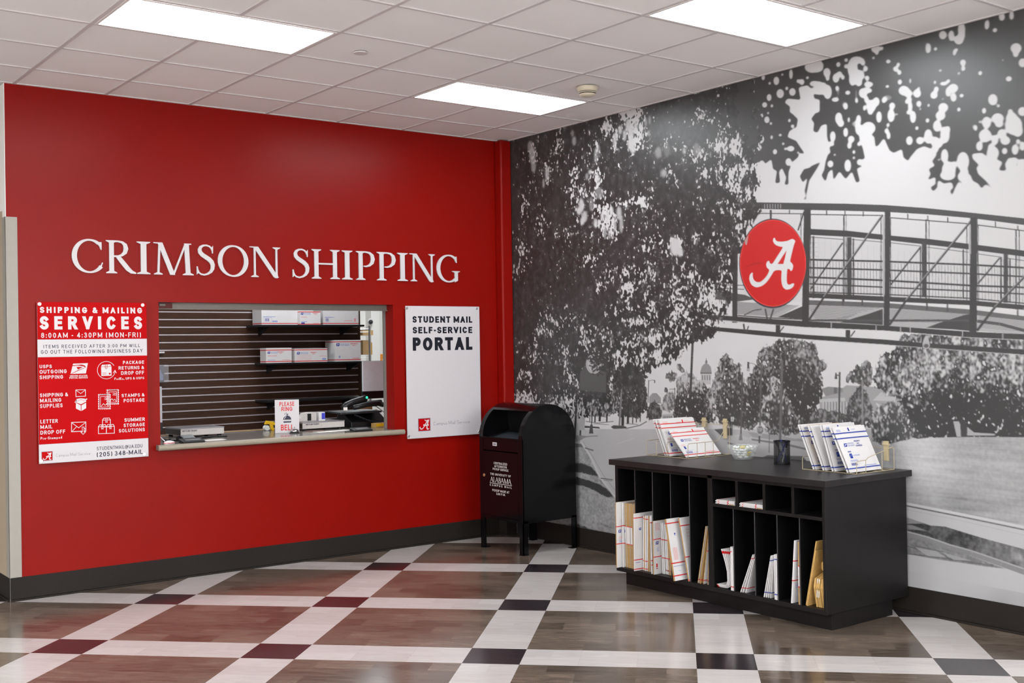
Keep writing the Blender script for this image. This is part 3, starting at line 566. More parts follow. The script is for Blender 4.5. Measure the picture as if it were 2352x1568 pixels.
    for x, y, rx, ry in [(30,420,40,30),(80,410,46,40),(60,540,36,20),(95,545,18,22),(150,460,26,34),(155,500,14,22),(232,402,16,20),(288,370,14,16),(285,415,12,18),(365,370,48,26),(335,430,36,70),(380,480,40,40),(335,510,26,46),(380,530,24,30),(440,500,16,20),(450,545,34,20),(428,432,17,22),(408,395,14,16),(215,500,24,34),(265,495,13,20),(240,470,20,20),(222,570,12,18),(100,590,64,30),(155,600,30,52),(120,560,30,30),(210,655,28,16),(285,705,16,24),(300,605,20,16),(430,590,48,20),(410,610,28,34),(435,655,16,26),(470,700,34,44),(505,670,24,34),(460,735,18,30),(420,715,10,26),(365,665,10,20),(235,790,26,44),(250,825,24,28),(307,800,9,26),(378,800,18,38),(525,780,20,44),(560,660,16,22),(612,770,26,48),(620,700,22,26),(655,760,9,12),(590,838,12,18),(580,880,16,20),(594,915,14,30),(285,890,17,36),(192,920,20,40),(325,940,24,26),(312,985,16,26),(172,975,13,18),(192,975,11,16),(380,975,13,18),(344,1032,11,18),(344,1074,11,14),(206,1052,10,12),(160,1030,16,16),(175,1118,22,26),(300,1130,24,46),(385,1105,20,24),(450,860,50,46),(430,930,46,60),(380,870,26,40),(545,285,13,16),(500,290,32,28),(510,322,12,14),(485,355,11,14),(590,380,16,16),(645,435,18,20),(672,460,15,20),(664,402,13,18),(675,528,16,22),(585,560,16,12),(705,590,40,34),(735,610,28,30),(750,520,8,30),(800,610,28,32),(812,570,9,14),(812,685,19,24),(745,655,18,18),(722,670,10,20),(750,705,16,36),(770,780,22,46),(735,748,14,16),(822,724,9,14),(882,696,10,18),(874,805,14,20),(798,860,13,18),(744,950,24,34),(820,950,28,28),(880,920,30,54),(930,960,30,40),(955,970,30,32),(930,1010,24,28),(928,530,10,20),(938,580,18,22),(922,622,26,28),(965,445,12,13),(1060,572,36,32),(1022,600,18,36),(1062,640,22,32),(1025,520,14,16),(990,540,30,14),(1120,626,17,16),(988,712,36,34),(968,770,36,34),(944,845,30,42),(1022,870,16,28),(1000,910,34,60),(985,650,9,14),(1130,388,22,24),(1132,432,16,20),(1100,466,10,18),(1254,464,15,20),(1100,726,13,20),(998,1060,26,52),(1028,1160,50,60),(1020,1200,56,36),(1066,1126,16,30),(1130,1100,44,70),(1140,1180,30,40),(1110,1210,18,30),(955,1088,9,14),(985,190,28,32),(1046,195,20,42),(1100,225,34,34),(1120,150,26,48),(1120,190,24,40),(885,285,14,36),(932,290,14,16),(1082,296,14,14),(1068,318,12,26),(1300,120,14,36),(1360,155,18,18),(1410,60,22,30),(1480,50,16,36),(1420,370,8,10),(1345,655,34,42),(1385,700,13,16),(1282,735,15,26),(1300,820,32,44),(1380,790,44,38),(1390,830,30,26),(1290,915,46,48),(1410,900,32,34),(1435,950,36,32),(1495,840,62,70),(1480,790,40,46),(1525,880,36,44),(1360,945,24,38),(1248,990,24,36),(1330,1000,20,30),(1345,1040,44,50),(1430,1025,20,26),(1505,1015,24,40),(1222,860,12,26),(1250,815,10,16),(1470,738,18,18),(1512,285,40,38),(1510,330,20,22),(1560,390,30,34),(1560,740,34,34),(1560,990,20,36),(1526,955,15,20),(1460,505,20,20),(1500,1090,26,20)]: oval(A5, x, y, rx, ry, 0.0, .95, N)
    for x, y, rx, ry, k in [(870,280,20,50,.5),(840,390,14,30,.3),(780,465,14,20,.4),(1000,290,14,16,.25),(1000,460,20,40,.35),(1310,100,20,50,.4),(1460,505,28,22,.35),(1412,370,12,30,.4),(1390,530,16,20,.2),(1320,500,12,20,.2),(360,620,14,60,.5),(270,680,30,30,.4),(590,640,40,30,.45),(700,590,20,40,.4),(350,830,30,26,.5),(230,600,20,40,.45),(1240,740,14,30,.5),(1200,845,24,26,.4),(1025,795,14,22,.35),(990,860,14,20,.35),(545,340,10,40,.4),(620,395,16,40,.3),(420,380,16,26,.4),(30,430,40,40,.4),(480,770,14,40,.35),(900,630,10,30,.25)]: oval(A5, x, y, rx, ry, 0.0, k, N)
    N = blur(N, .0072, .0055); N = ss(N, .25, .75); N = blur(N, .0058, .0045)
    wv = .055+.0*n_l
    N = ss(N, .12, .88)
    T[:] = T*(1-N)+wv*N
    T = .010+T*.62; RGB = np.stack([T*1.0, T*.975, T*.99], -1)
    # ------------------------------------------------ red roundel on the bridge
    def paint(poly, col, a=1.0):
        r = cover(poly)
        if r is None: return
        s, m = r; m = (m*a)[...,None]; RGB[s] = RGB[s]*(1-m)+np.array(col)*m
    ring = lambda cx, cy, rx, ry: A4([(cx+rx*math.cos(t), cy+ry*math.sin(t)) for t in np.linspace(0, 2*math.pi, 49)[:-1]])
    paint(ring(1158,607,303,404), (.035,.03,.035)); paint(ring(1160,604,298,391), (.60,.05,.045)); paint(ring(1160,604,291,383), (.46,.005,.006))
    for k in range(5): paint(A4([(900+k*30,640-k*14),(1000+k*24,590+k*6),(1010+k*24,600+k*6),(905+k*30,650-k*14)]), (.28,.006,.010), .4)
    paint(A4([(905,400),(940,350),(925,440),(912,440)]), (.35,.3,.3), .8)
    paint(A4(rounded(SCRIPT_A)), (.56,.55,.56)); paint(A4(SCRIPT_A_HOLE), (.46,.005,.006))
    return ys, zs, np.clip(RGB, .012, .86)
# ---------------------------------------------------------------- lettering on surfaces
def fit_text(mb, s, fr, xl, xr, zb, h, t, mt, c=0.0, track=.0, slant=0.0):
    """A line of plain lettering whose left and right ends, baseline and capital height are given."""
    polys = stroke_text(s, t, track); k = (xr-xl)/stroke_text.end
    for i, p in enumerate(polys): mb.poly([(xl+x*k+slant*y*h, zb+y*h) for x, y in p], fr, c+2.5e-5*(i % 9), mt)
def serif_polys(ch):
    """Roman capital of height 1 from tapering strokes; returns (width, convex outlines)."""
    P = []
    def strip(pts, ws):
        n = len(pts)
        E_ = []
        for i in range(n):
            a, b = pts[max(0,i-1)], pts[min(n-1,i+1)]; L = math.hypot(b[0]-a[0], b[1]-a[1]) or 1
            nx, ny = -(b[1]-a[1])/L, (b[0]-a[0])/L
            E_.append(((pts[i][0]+nx*ws[i]/2, pts[i][1]+ny*ws[i]/2), (pts[i][0]-nx*ws[i]/2, pts[i][1]-ny*ws[i]/2)))
        for i in range(n-1): P.append([E_[i][0], E_[i+1][0], E_[i+1][1], E_[i][1]])
    def foot(x, w, top=False, l=.085, r=.085):
        q = [(x-w/2-l,0),(x+w/2+r,0),(x+w/2+r,.026),(x+w/2,.075),(x-w/2,.075),(x-w/2-l,.026)]
        P.append([(a,1-b) for a, b in q] if top else q)
    def stem(x, w, f=True, t=True, **k):
        P.append([(x-w/2,0),(x+w/2,0),(x+w/2,1),(x-w/2,1)])
        if f: foot(x, w, False, **k)
        if t: foot(x, w, True, **k)
    def diag(x0, y0, x1, y1, w):
        dx = (x1-x0); L = math.hypot(dx, y1-y0); hw = w*L/abs(y1-y0)/2
        P.append([(x0-hw,y0),(x0+hw,y0),(x1+hw,y1),(x1-hw,y1)])
    def arc(cx, cy, rx, ry, a0, a1, thin, thick, n=22, ph=0):
        pts = []; ws = []
        for i in range(n+1):
            a = math.radians(a0+(a1-a0)*i/n); pts.append((cx+rx*math.cos(a), cy+ry*math.sin(a))); ws.append(thin+(thick-thin)*abs(math.cos(a+ph))**1.4)
        strip(pts, ws)
    S, N = .125, .052
    if ch == 'I': stem(.17, S); w = .34
    elif ch == 'C':
        arc(.47,.5,.40,.485,52,322,N,.135,30); P.append([(.69,.87),(.74,.93),(.80,.93),(.80,.70),(.775,.70),(.74,.80)]); P.append([(.74,.155),(.785,.165),(.835,.31),(.81,.32)]); w = .83
    elif ch == 'G':
        arc(.47,.5,.40,.485,50,308,N,.135,30); P.append([(.71,.93),(.775,.955),(.785,.72),(.76,.72)]); P.append([(.70,.82),(.75,.73),(.785,.72),(.775,.95)])
        P.append([(.70,.0),(.70,.40),(.82,.40),(.82,.06)]); P.append([(.60,.415),(.90,.415),(.90,.39),(.82,.36),(.70,.36),(.60,.39)]); P.append([(.62,.03),(.72,.06),(.72,.12),(.66,.13)]); w = .90
    elif ch == 'O': arc(.47,.5,.40,.485,90,462,N,.135,38,.12); w = .94
    elif ch == 'S':
        pts = [(.50,.80),(.475,.88),(.42,.94),(.33,.972),(.24,.96),(.165,.91),(.135,.83),(.15,.74),(.21,.665),(.30,.60),(.40,.53),(.475,.45),(.51,.35),(.50,.23),(.45,.13),(.36,.06),(.26,.028),(.17,.045),(.105,.10),(.075,.19)]
        ws = [.03,.045,.05,.052,.062,.085,.105,.12,.13,.135,.135,.13,.12,.105,.085,.062,.052,.05,.045,.03]
        strip(pts, ws); P.append([(.475,.90),(.525,.965),(.52,.72),(.495,.72)]); P.append([(.045,.03),(.10,.09),(.075,.29),(.045,.29)]); w = .58
    elif ch == 'R':
        stem(.18, S); strip([(.18,.975),(.36,.975),(.47,.95),(.545,.88),(.57,.76),(.54,.64),(.46,.56),(.36,.525),(.18,.52)], [N,N,.07,.105,.125,.11,.075,N,N]); strip([(.34,.53),(.46,.36),(.62,.14),(.72,.05),(.84,.015)], [.11,.13,.13,.10,.035]); w = .84
    elif ch == 'P':
        stem(.18, S); strip([(.18,.975),(.36,.975),(.47,.95),(.55,.87),(.575,.73),(.545,.60),(.46,.51),(.36,.475),(.27,.48)], [N,N,.07,.105,.125,.11,.075,N,.035]); w = .64
    elif ch == 'H': stem(.18, S); stem(.76, S); P.append([(.2,.485),(.74,.485),(.74,.54),(.2,.54)]); w = .94
    elif ch == 'M':
        diag(.16,0,.20,1,.055); foot(.16,.055); P.append([(.04,1),(.26,1),(.26,.95),(.04,.97)]); diag(.54,0,.21,1,.125); diag(.56,.0,.90,1,.05); diag(.96,0,.92,1,.125); foot(.96,.125); P.append([(.86,1),(1.05,1),(1.05,.97),(.86,.94)]); w = 1.09
    elif ch == 'N':
        stem(.17, .055, True, False); P.append([(.02,1),(.26,1),(.26,.95),(.02,.97)]); diag(.82,0,.20,1,.125); P.append([(.80,0),(.855,0),(.855,1),(.80,1)]); foot(.83,.055,True); P.append([(.78,-.02),(.86,-.02),(.86,.1),(.74,.1)]); w = .98
    elif ch == 'A': diag(.10,0,.42,1,.05); diag(.72,0,.42,1,.125); P.append([(.2,.34),(.6,.34),(.6,.39),(.2,.39)]); foot(.10,.05); foot(.72,.12); w = .88
    elif ch == 'L': stem(.18, S); P.append([(.1,0),(.56,0),(.58,.22),(.55,.22),(.5,.05),(.1,.05)]); w = .60
    elif ch == 'B':
        stem(.18, S); strip([(.18,.975),(.34,.975),(.45,.94),(.50,.86),(.50,.72),(.45,.60),(.34,.545),(.18,.53)], [N,N,.08,.11,.115,.08,N,N]); strip([(.18,.54),(.36,.53),(.50,.48),(.56,.38),(.56,.20),(.50,.08),(.38,.03),(.18,.025)], [N,N,.08,.12,.13,.09,N,N]); w = .66
    return w, P
def script_a(mb, fr, x0, x1, z0, z1, c, mt, bg):
    xs = [p[0] for p in SCRIPT_A]; ys_ = [p[1] for p in SCRIPT_A]
    f = lambda p: (x0+(p[0]-min(xs))/(max(xs)-min(xs))*(x1-x0), z1-(p[1]-min(ys_))/(max(ys_)-min(ys_))*(z1-z0))
    mb.poly([f(p) for p in rounded(SCRIPT_A)], fr, c, mt); mb.poly([f(p) for p in SCRIPT_A_HOLE], fr, c+.0002, bg)

# ================================================================= materials
random.seed(4)
M_red = mat('red_wall_paint', (133,11,5), .32, spec=.17, var=.03, vscale=3, bump=.06, bscale=500)
M_beige = mat('beige_wall_paint', (206,196,182), .55, var=.03, vscale=3, bump=.05, bscale=400)
M_white_wall = mat('white_wall_paint', (240,236,231), .6, var=.02, vscale=3)
M_tile = mat('acoustic_ceiling_tile', (242,238,237), .85, spec=.2, var=.035, vscale=260, bump=.5, bscale=420)
M_grid = mat('ceiling_grid_metal', (206,200,200), .45, var=.02, vscale=30)
M_base = mat('dark_vinyl_base', (36,31,28), .5, spec=.2, var=.10, vscale=60, bump=.05, bscale=300)
M_guard = mat('beige_corner_guard', (156,150,142), .45, var=.02, vscale=20)
M_gpanel = mat('tan_wall_panel', (176,158,134), .5, var=.03, vscale=20)
M_lens = mat('light_lens', (245,252,255), .5, var=0, emit=LENS)
M_trim = mat('white_light_trim', (228,222,220), .4, var=.01)
M_letter = mat('painted_metal_letters', (204,199,201), .36, var=.015, vscale=60)
M_signwhite = mat('white_acrylic', (203,197,200), .25, spec=.3, var=.01)
M_signred = mat('red_print', (178,7,13), .4, spec=.06, var=.015)
M_ink_w = mat('white_print', (214,204,206), .3, spec=.2, var=.01)
M_navy = mat('navy_print', (22,22,52), .25, var=.02)
M_black_ink = mat('black_print', (24,24,36), .25, var=.02)
M_grey_ink = mat('grey_print', (118,118,130), .3, var=.02)
M_chrome = mat('brushed_standoff_steel', (205,205,205), .28, metal=.9, var=.03)
M_stud = mat('satin_standoff', (225,222,222), .3, metal=.25, var=.02)
M_mail = mat('black_gloss_paint', (11,10,12), .15, spec=.32, var=.15, vscale=90, bump=.05, bscale=220)
M_maildark = mat('black_inside', (8,8,9), .45, var=.1)
M_traygrey = mat('worn_steel_tray', (64,70,76), .4, metal=.5, var=.15, vscale=50)
M_print_w = mat('white_decal', (214,208,206), .4, var=.02)
M_brass = mat('brass_lock', (196,150,116), .3, metal=.8, var=.05)
M_lam = mat('espresso_laminate', (18,15,15), .42, spec=.35, var=.28, vscale=9, bump=.10, bscale=500, stretch=(6,6,1))
M_lamshade = mat('slot_shade_laminate', (7,7,8), .6, spec=.15, var=.1)  # laminate blackened: the shade inside the slots is put into its colour
M_lamedge = mat('dark_edge_banding', (62,58,60), .5, var=.1, vscale=200)
M_lamtop = mat('espresso_laminate_top', (32,28,29), .36, spec=.38, var=.22, vscale=14, bump=.08, bscale=600)
M_card = mat('white_card', (216,212,212), .55, var=.02, vscale=20)
M_cardg = mat('white_card_back', (208,205,206), .6, var=.03, vscale=20)
M_kraft = mat('kraft_board', (170,134,84), .75, var=.10, vscale=60)
M_kraft2 = mat('kraft_paper', (196,156,92), .7, var=.12, vscale=45, bump=.3, bscale=90)
M_pr = mat('red_postal_print', (206,34,36), .5, var=.03)
M_prl = mat('faded_red_print', (222,150,150), .55, var=.05, vscale=300)
M_pb = mat('blue_postal_print', (36,58,150), .5, var=.03)
M_pbl = mat('faded_blue_print', (142,156,202), .55, var=.06, vscale=300)
M_wire = mat('beige_coated_wire', (168,154,128), .4, var=.03)
M_wireclip = mat('beige_plastic_clip', (176,160,126), .5, var=.03)
M_glass = mat('clear_glass', (240,244,244), .06, spec=1.0, var=0, alpha=.17)
M_candy = mat('wrapped_sweet_clear', (232,234,232), .22, var=.15, vscale=70)
M_candyy = mat('wrapped_sweet_yellow', (206,184,70), .3, var=.15, vscale=70)
M_candyg = mat('wrapped_sweet_green', (140,156,136), .3, var=.15, vscale=70)
M_mesh = mat('black_mesh_metal', (16,16,20), .4, var=.05)
M_pen = mat('blue_pen_plastic', (40,52,132), .3, var=.03)
M_pend = mat('dark_pen_plastic', (24,26,40), .3, var=.03)
M_penc = mat('silver_pen_plastic', (176,180,190), .3, var=.03)
M_counter = mat('taupe_solid_surface', (112,106,100), .22, spec=.5, var=.12, vscale=160, coat=.2)
M_edge = mat('taupe_counter_edge', (150,140,124), .35, var=.06, vscale=120)
M_frame = mat('grey_window_frame', (126,120,115), .4, metal=.3, var=.03)
M_wood = mat('walnut_slat_board', (62,39,26), .42, var=.35, vscale=16, bump=.05, bscale=60, stretch=(.5,.5,9))
M_groove = mat('aluminium_groove_insert', (226,222,226), .35, metal=.2, var=.03)
M_shelf = mat('black_shelf', (14,13,14), .5, var=.08)
M_scale = mat('light_grey_scale_body', (198,192,188), .4, var=.03)
M_plate = mat('steel_scale_plate', (150,146,150), .3, metal=.7, var=.05)
M_dark = mat('black_plastic', (18,18,20), .35, var=.08)
M_dark2 = mat('charcoal_plastic', (40,42,46), .4, var=.06)
M_yellow = mat('yellow_plastic', (236,186,20), .4, var=.04)
M_paper = mat('white_paper', (226,220,214), .6, var=.02)
M_mon = mat('silver_monitor_back', (205,206,212), .4, metal=.0, var=.04)
M_green = mat('green_status_light', (40,220,150), .4, var=0, emit=1.6)
M_orange = mat('orange_paper', (238,150,56), .6, var=.04)
M_tan = mat('tan_cardboard', (186,150,104), .7, var=.06, vscale=30)
M_cream = mat('cream_detector_plastic', (214,203,182), .45, var=.02)
M_slot = mat('dark_detector_slot', (60,50,42), .6, var=.05)
M_silver = mat('polished_bell_metal', (200,200,204), .08, metal=1.0, var=.02)
M_bluebox = mat('blue_label', (60,66,190), .5, var=.03)
M_bracket = mat('dark_red_bracket', (92,20,18), .5, var=.05)

def nodes_floor():
    m = bpy.data.materials.new('vinyl_tile_floor'); m.use_nodes = True; nt = m.node_tree; b = nt.nodes['Principled BSDF']
    def N(t, **k):
        n = nt.nodes.new(t)
        for a, v in k.items(): setattr(n, a, v)
        return n
    def math_(op, a, c=None):
        n = N('ShaderNodeMath', operation=op)
        for i, v in enumerate((a, c)):
            if v is None: continue
            if isinstance(v, (int, float)): n.inputs[i].default_value = v
            else: nt.links.new(v, n.inputs[i])
        return n.outputs[0]
    def mix(f, a, c):
        n = N('ShaderNodeMix', data_type='RGBA')
        if isinstance(f, (int, float)): n.inputs[0].default_value = f
        else: nt.links.new(f, n.inputs[0])
        for i, v in ((6, a), (7, c)):
            if isinstance(v, tuple): n.inputs[i].default_value = v+(1,)
            else: nt.links.new(v, n.inputs[i])
        return n.outputs[2]
    tc = N('ShaderNodeTexCoord'); mp = N('ShaderNodeMapping', vector_type='TEXTURE')
    nt.links.new(tc.outputs['Object'], mp.inputs[0])
    mp.inputs['Location'].default_value = (-3.5692, -2.3250, 0); mp.inputs['Rotation'].default_value = (0, 0, -.7893); mp.inputs['Scale'].default_value = (.30303,.30303,.30303)
    sx = N('ShaderNodeSeparateXYZ'); nt.links.new(mp.outputs[0], sx.inputs[0]); v, u = sx.outputs[0], sx.outputs[1]
    strip = lambda q: math_('LESS_THAN', math_('FLOORED_MODULO', q, 4.0), 1.0)
    sv, su = strip(v), strip(u); white = math_('MAXIMUM', sv, su); black = math_('MULTIPLY', sv, su)
    # each tile its own shade: planks one strip wide, a third of it deep
    tl = N('ShaderNodeCombineXYZ'); nt.links.new(math_('FLOOR', math_('ADD', v, math_('MULTIPLY', math_('FLOORED_MODULO', math_('FLOOR', math_('MULTIPLY', u, 2.0)), 2.0), .5))), tl.inputs[0]); nt.links.new(math_('FLOOR', math_('MULTIPLY', u, 2.0)), tl.inputs[1])
    wn = N('ShaderNodeTexWhiteNoise', noise_dimensions='2D'); nt.links.new(tl.outputs[0], wn.inputs['Vector'])
    st = N('ShaderNodeMapping'); st.inputs['Scale'].default_value = (1.0, 6.0, 1.0); nt.links.new(mp.outputs[0], st.inputs[0])
    off = N('ShaderNodeVectorMath', operation='ADD'); nt.links.new(st.outputs[0], off.inputs[0]); nt.links.new(wn.outputs['Color'], off.inputs[1])
    ns = N('ShaderNodeTexNoise'); ns.inputs['Scale'].default_value = 1.6; ns.inputs['Detail'].default_value = 7; ns.inputs['Roughness'].default_value = .62; ns.inputs['Distortion'].default_value = .8; nt.links.new(off.outputs[0], ns.inputs['Vector'])
    f = math_('ADD', math_('MULTIPLY', ns.outputs['Fac'], .75), math_('MULTIPLY', wn.outputs['Value'], .25))
    def ramp(a, c, p0=.32, p1=.68):
        r = N('ShaderNodeValToRGB'); nt.links.new(f, r.inputs[0]); r.color_ramp.elements[0].position = p0; r.color_ramp.elements[1].position = p1
        r.color_ramp.elements[0].color = lin(a)+(1,); r.color_ramp.elements[1].color = lin(c)+(1,); return r.outputs[0]
    col = mix(black, mix(white, ramp((72,61,53), (122,107,95)), ramp((182,174,171), (206,200,198), .2, .8)), ramp((34,29,33), (56,48,52)))
    # hairline joints
    def joint(q, k, w): return math_('LESS_THAN', math_('FLOORED_MODULO', math_('ADD', math_('MULTIPLY', q, k), w/2), 1.0), w)
    j = math_('MAXIMUM', joint(v, 1.0, .008), joint(u, 1.0, .008))
    col = mix(math_('MULTIPLY', j, .13), col, lin((60,50,45)))
    nt.links.new(col, b.inputs['Base Color'])
    nb = N('ShaderNodeTexNoise'); nb.inputs['Scale'].default_value = 3.0; nb.inputs['Detail'].default_value = 5; nt.links.new(st.outputs[0], nb.inputs['Vector'])
    bp = N('ShaderNodeBump'); bp.inputs['Strength'].default_value = .10; bp.inputs['Distance'].default_value = .004; nt.links.new(nb.outputs['Fac'], bp.inputs['Height']); nt.links.new(bp.outputs[0], b.inputs['Normal'])
    b.inputs['Roughness'].default_value = .20; b.inputs['Specular IOR Level'].default_value = .5; b.inputs['Coat Weight'].default_value = .25; b.inputs['Coat Roughness'].default_value = .12
    return m
M_floor = nodes_floor()
def nodes_mural():
    m = bpy.data.materials.new('printed_mural_vinyl'); m.use_nodes = True; nt = m.node_tree; b = nt.nodes['Principled BSDF']
    a = nt.nodes.new('ShaderNodeAttribute'); a.attribute_name = 'print'; nt.links.new(a.outputs['Color'], b.inputs['Base Color'])
    b.inputs['Roughness'].default_value = .40; b.inputs['Specular IOR Level'].default_value = .58
    tc = nt.nodes.new('ShaderNodeTexCoord'); n = nt.nodes.new('ShaderNodeTexNoise'); n.inputs['Scale'].default_value = 420; nt.links.new(tc.outputs['Object'], n.inputs['Vector'])
    bp = nt.nodes.new('ShaderNodeBump'); bp.inputs['Strength'].default_value = .08; bp.inputs['Distance'].default_value = .001; nt.links.new(n.outputs['Fac'], bp.inputs['Height']); nt.links.new(bp.outputs[0], b.inputs['Normal'])
    return m
M_mural = nodes_mural()

# ================================================================= the room
mb = MB(); mb.box(-9.5, 4.5, -13, 9, -.1, 0, M_floor); struct(mb.build('floor'))
def ceiling():
    mb = MB(); mb.box(-9.5, 4.5, -13, 9, HC+.006, HC+.1, M_tile)
    for c in range(-8, 7):
        if -9.4 < gx(c) < -.02: mb.box(gx(c)-.012, gx(c)+.012, -12.9, -.001, HC-.001, HC+.006, M_grid)
    for r in range(0, 22):
        if gy(r) < -.02:
            xs = [-9.4]+[gx(c) for c in range(-8,7) if -9.4 < gx(c) < -.02]+[-.001]
            for a, b in zip(xs, xs[1:]): mb.box(a+(.012 if a > -9.4 else 0), b-(.012 if b < -.01 else 0), gy(r)-.010, gy(r)+.010, HC-.0008, HC+.006, M_grid)
    mb.box(-9.4, 0, -.02, 0, HC-.0006, HC+.006, M_grid); mb.box(-.02, 0, -12.9, -.02, HC-.0006, HC+.006, M_grid)
    return mb.build('ceiling')
struct(ceiling())
OPX0, OPX1, OPZ0, OPZ1, WT = -3.147, -1.178, .943, 2.015, .158    # the service opening
mb = MB()
mb.box(-4.176, OPX0, 0, WT, 0, HC, M_red); mb.box(OPX1, .16, 0, WT, 0, HC, M_red)
mb.box(OPX0, OPX1, 0, WT, 0, OPZ0, M_red); mb.box(OPX0, OPX1, 0, WT, OPZ1, HC, M_red)
struct(mb.build('wall_back'), 'crimson painted wall with a service opening')
mb = MB(); mb.box(-.118, .0, -.10, 0, 0, HC, M_red); struct(mb.build('wall_corner_pier', bevel=.018, seg=4), 'crimson boxed pier in the corner beside the mural')
mb = MB(); mb.box(0, .16, -13, 0, 0, HC, M_white_wall); struct(mb.build('wall_right'))
mb = MB(); mb.box(-4.18, -4.02, WT, 9, 0, HC, M_white_wall); mb.box(-4.18, -4.1762, .0006, WT, 0, HC, M_white_wall); struct(mb.build('wall_left'), 'pale side wall running back behind the crimson wall')
mb = MB(); mb.box(-9.5, -9.4, -13, 9, 0, HC, M_white_wall); struct(mb.build('wall_far_left'))
mb = MB(); mb.box(-9.4, .0, -13, -12.9, 0, HC, M_white_wall); struct(mb.build('wall_front'))
mb = MB(); mb.box(-9.4, 4.5, 8.9, 9, 0, HC, M_white_wall); struct(mb.build('wall_store'))
mb = MB(); mb.box(4.4, 4.5, -.0, 8.9, 0, HC, M_white_wall); struct(mb.build('wall_store_right'))
# skirting with a small toe
def skirting(name, pts, parent=None):
    mb = MB()
    for (x0,y0),(x1,y1),(nx,ny) in pts:
        f = lambda d: [(x0+nx*d*0,y0+ny*d*0)]
        a = lambda d0, d1, z0, z1: mb.box(min(x0,x1,x0+nx*d1,x1+nx*d1), max(x0,x1,x0+nx*d1,x1+nx*d1), min(y0,y1,y0+ny*d1,y1+ny*d1), max(y0,y1,y0+ny*d1,y1+ny*d1), z0, z1, M_base)
        a(0,.006,.012,.158); a(0,.016,0,.012)
    return struct(mb.build(name, bevel=.003))
skirting('baseboard_back', [((-4.18,0),(-.118,0),(0,-1)), ((-.118,0),(-.118,-.10),(-1,0)), ((-.124,-.10),(-.006,-.10),(0,-1))])
skirting('baseboard_right', [((0,-.106),(0,-12.9),(-1,0))])
skirting('baseboard_left', [((-4.18,0),(-4.18,8.9),(-1,0))])
# corner guard and wall panel at the left end
mb = MB(); mb.box(-4.184, -4.106, -.004, 0, .158, 2.575, M_guard); mb.box(-4.184, -4.18, -.004, .075, .158, 2.575, M_guard); struct(mb.build('trim_1', bevel=.001), 'beige corner guard on the left end of the crimson wall')
mb = MB(); mb.box(-4.183, -4.18, .078, 8.9, .158, 2.62, M_gpanel); struct(mb.build('trim_2'), 'tan protective panel along the side wall')
# ceiling lights
def ceiling_light(c, r, label):
    t = thing('ceiling_light', label, 'ceiling light', (gx(c+1), gy(r+.5), HC), 'flat panel ceiling lights')
    x0, x1, y0, y1 = gx(c)+.013, gx(c+2)-.013, gy(r+1)+.013, gy(r)-.013
    f = MB()
    for a in ((x0,x1,y0,y0+.016),(x0,x1,y1-.016,y1),(x0,x0+.016,y0+.016,y1-.016),(x1-.016,x1,y0+.016,y1-.016)): f.box(*a, HC-.004, HC+.002, M_trim)
    f.build('frame', t)
    l = MB(); l.box(x0+.016, x1-.016, y0+.016, y1-.016, HC-.002, HC+.001, M_lens); l.build('lens', t)
ceiling_light(0, 3, 'glowing ceiling light panel above the service window')
ceiling_light(4, 2, 'glowing ceiling light panel beside the smoke detector')
ceiling_light(4, 6, 'glowing ceiling light panel nearest the top of the mural')
# smoke detector and sprinkler cover
p = hit(1349, 200, 2, HC)
t = thing('smoke_detector', 'cream round smoke detector on the ceiling by a light panel', 'smoke detector', (p[0],p[1],HC))
mb = MB(); mb.lathe([(.076,0),(.076,-.012),(.068,-.030),(.062,-.034)], (p[0],p[1],HC), M_cream, 32); mb.build('base', t, smooth=True)
mb = MB(); mb.lathe([(.060,-.034),(.0600,-.038),(.054,-.038),(.054,-.044),(.060,-.044),(.058,-.050)], (p[0],p[1],HC), M_slot, 32); mb.build('sensor_slot', t)
mb = MB()
mb.lathe([(.061,-.038),(.061,-.043)], (p[0],p[1],HC), M_cream, 32); mb.lathe([(.058,-.049),(.056,-.058),(.040,-.066),(0,-.068)], (p[0],p[1],HC), M_cream, 32); mb.build('cap', t, smooth=True)
p = hit(828, 121, 2, HC)
mb = MB(); mb.lathe([(.042,.006),(.042,-.002),(0,-.002)], (p[0],p[1],HC-.004), M_grid, 32); mb.lathe([(.036,.01),(.036,.0)], (p[0],p[1],HC-.004), M_slot, 32)
tag(mb.build('sprinkler_cover'), 'small round sprinkler cover disc on a ceiling tile', 'sprinkler cover')
# mural
ys, zs, RGB = paint_mural()
def mural_mesh():
    nu, nv = len(ys), len(zs); me = bpy.data.meshes.new('photo_mural')
    yy, zz = np.meshgrid(ys, zs); co = np.empty((nu*nv, 3), np.float32); co[:,0] = -.002; co[:,1] = yy.ravel(); co[:,2] = zz.ravel()
    i = (np.arange(nv-1)[:,None]*nu+np.arange(nu-1)[None,:]).ravel()
    q = np.stack([i, i+nu, i+nu+1, i+1], 1).astype(np.int32); nf = len(q)
    me.vertices.add(nu*nv); me.vertices.foreach_set('co', co.ravel()); me.loops.add(nf*4); me.loops.foreach_set('vertex_index', q.ravel())
    me.polygons.add(nf); me.polygons.foreach_set('loop_start', np.arange(0, nf*4, 4, dtype=np.int32)); me.update(calc_edges=True)
    at_ = me.attributes.new('print', 'FLOAT_COLOR', 'POINT'); c = np.ones((nu*nv, 4), np.float32); c[:,:3] = RGB.reshape(-1, 3); at_.data.foreach_set('color', c.ravel())
    me.materials.append(M_mural); o = bpy.data.objects.new('photo_mural', me); COL.objects.link(o); return o
tag(mural_mesh(), 'black and white photo mural of trees and truss bridge with red roundel', 'mural')
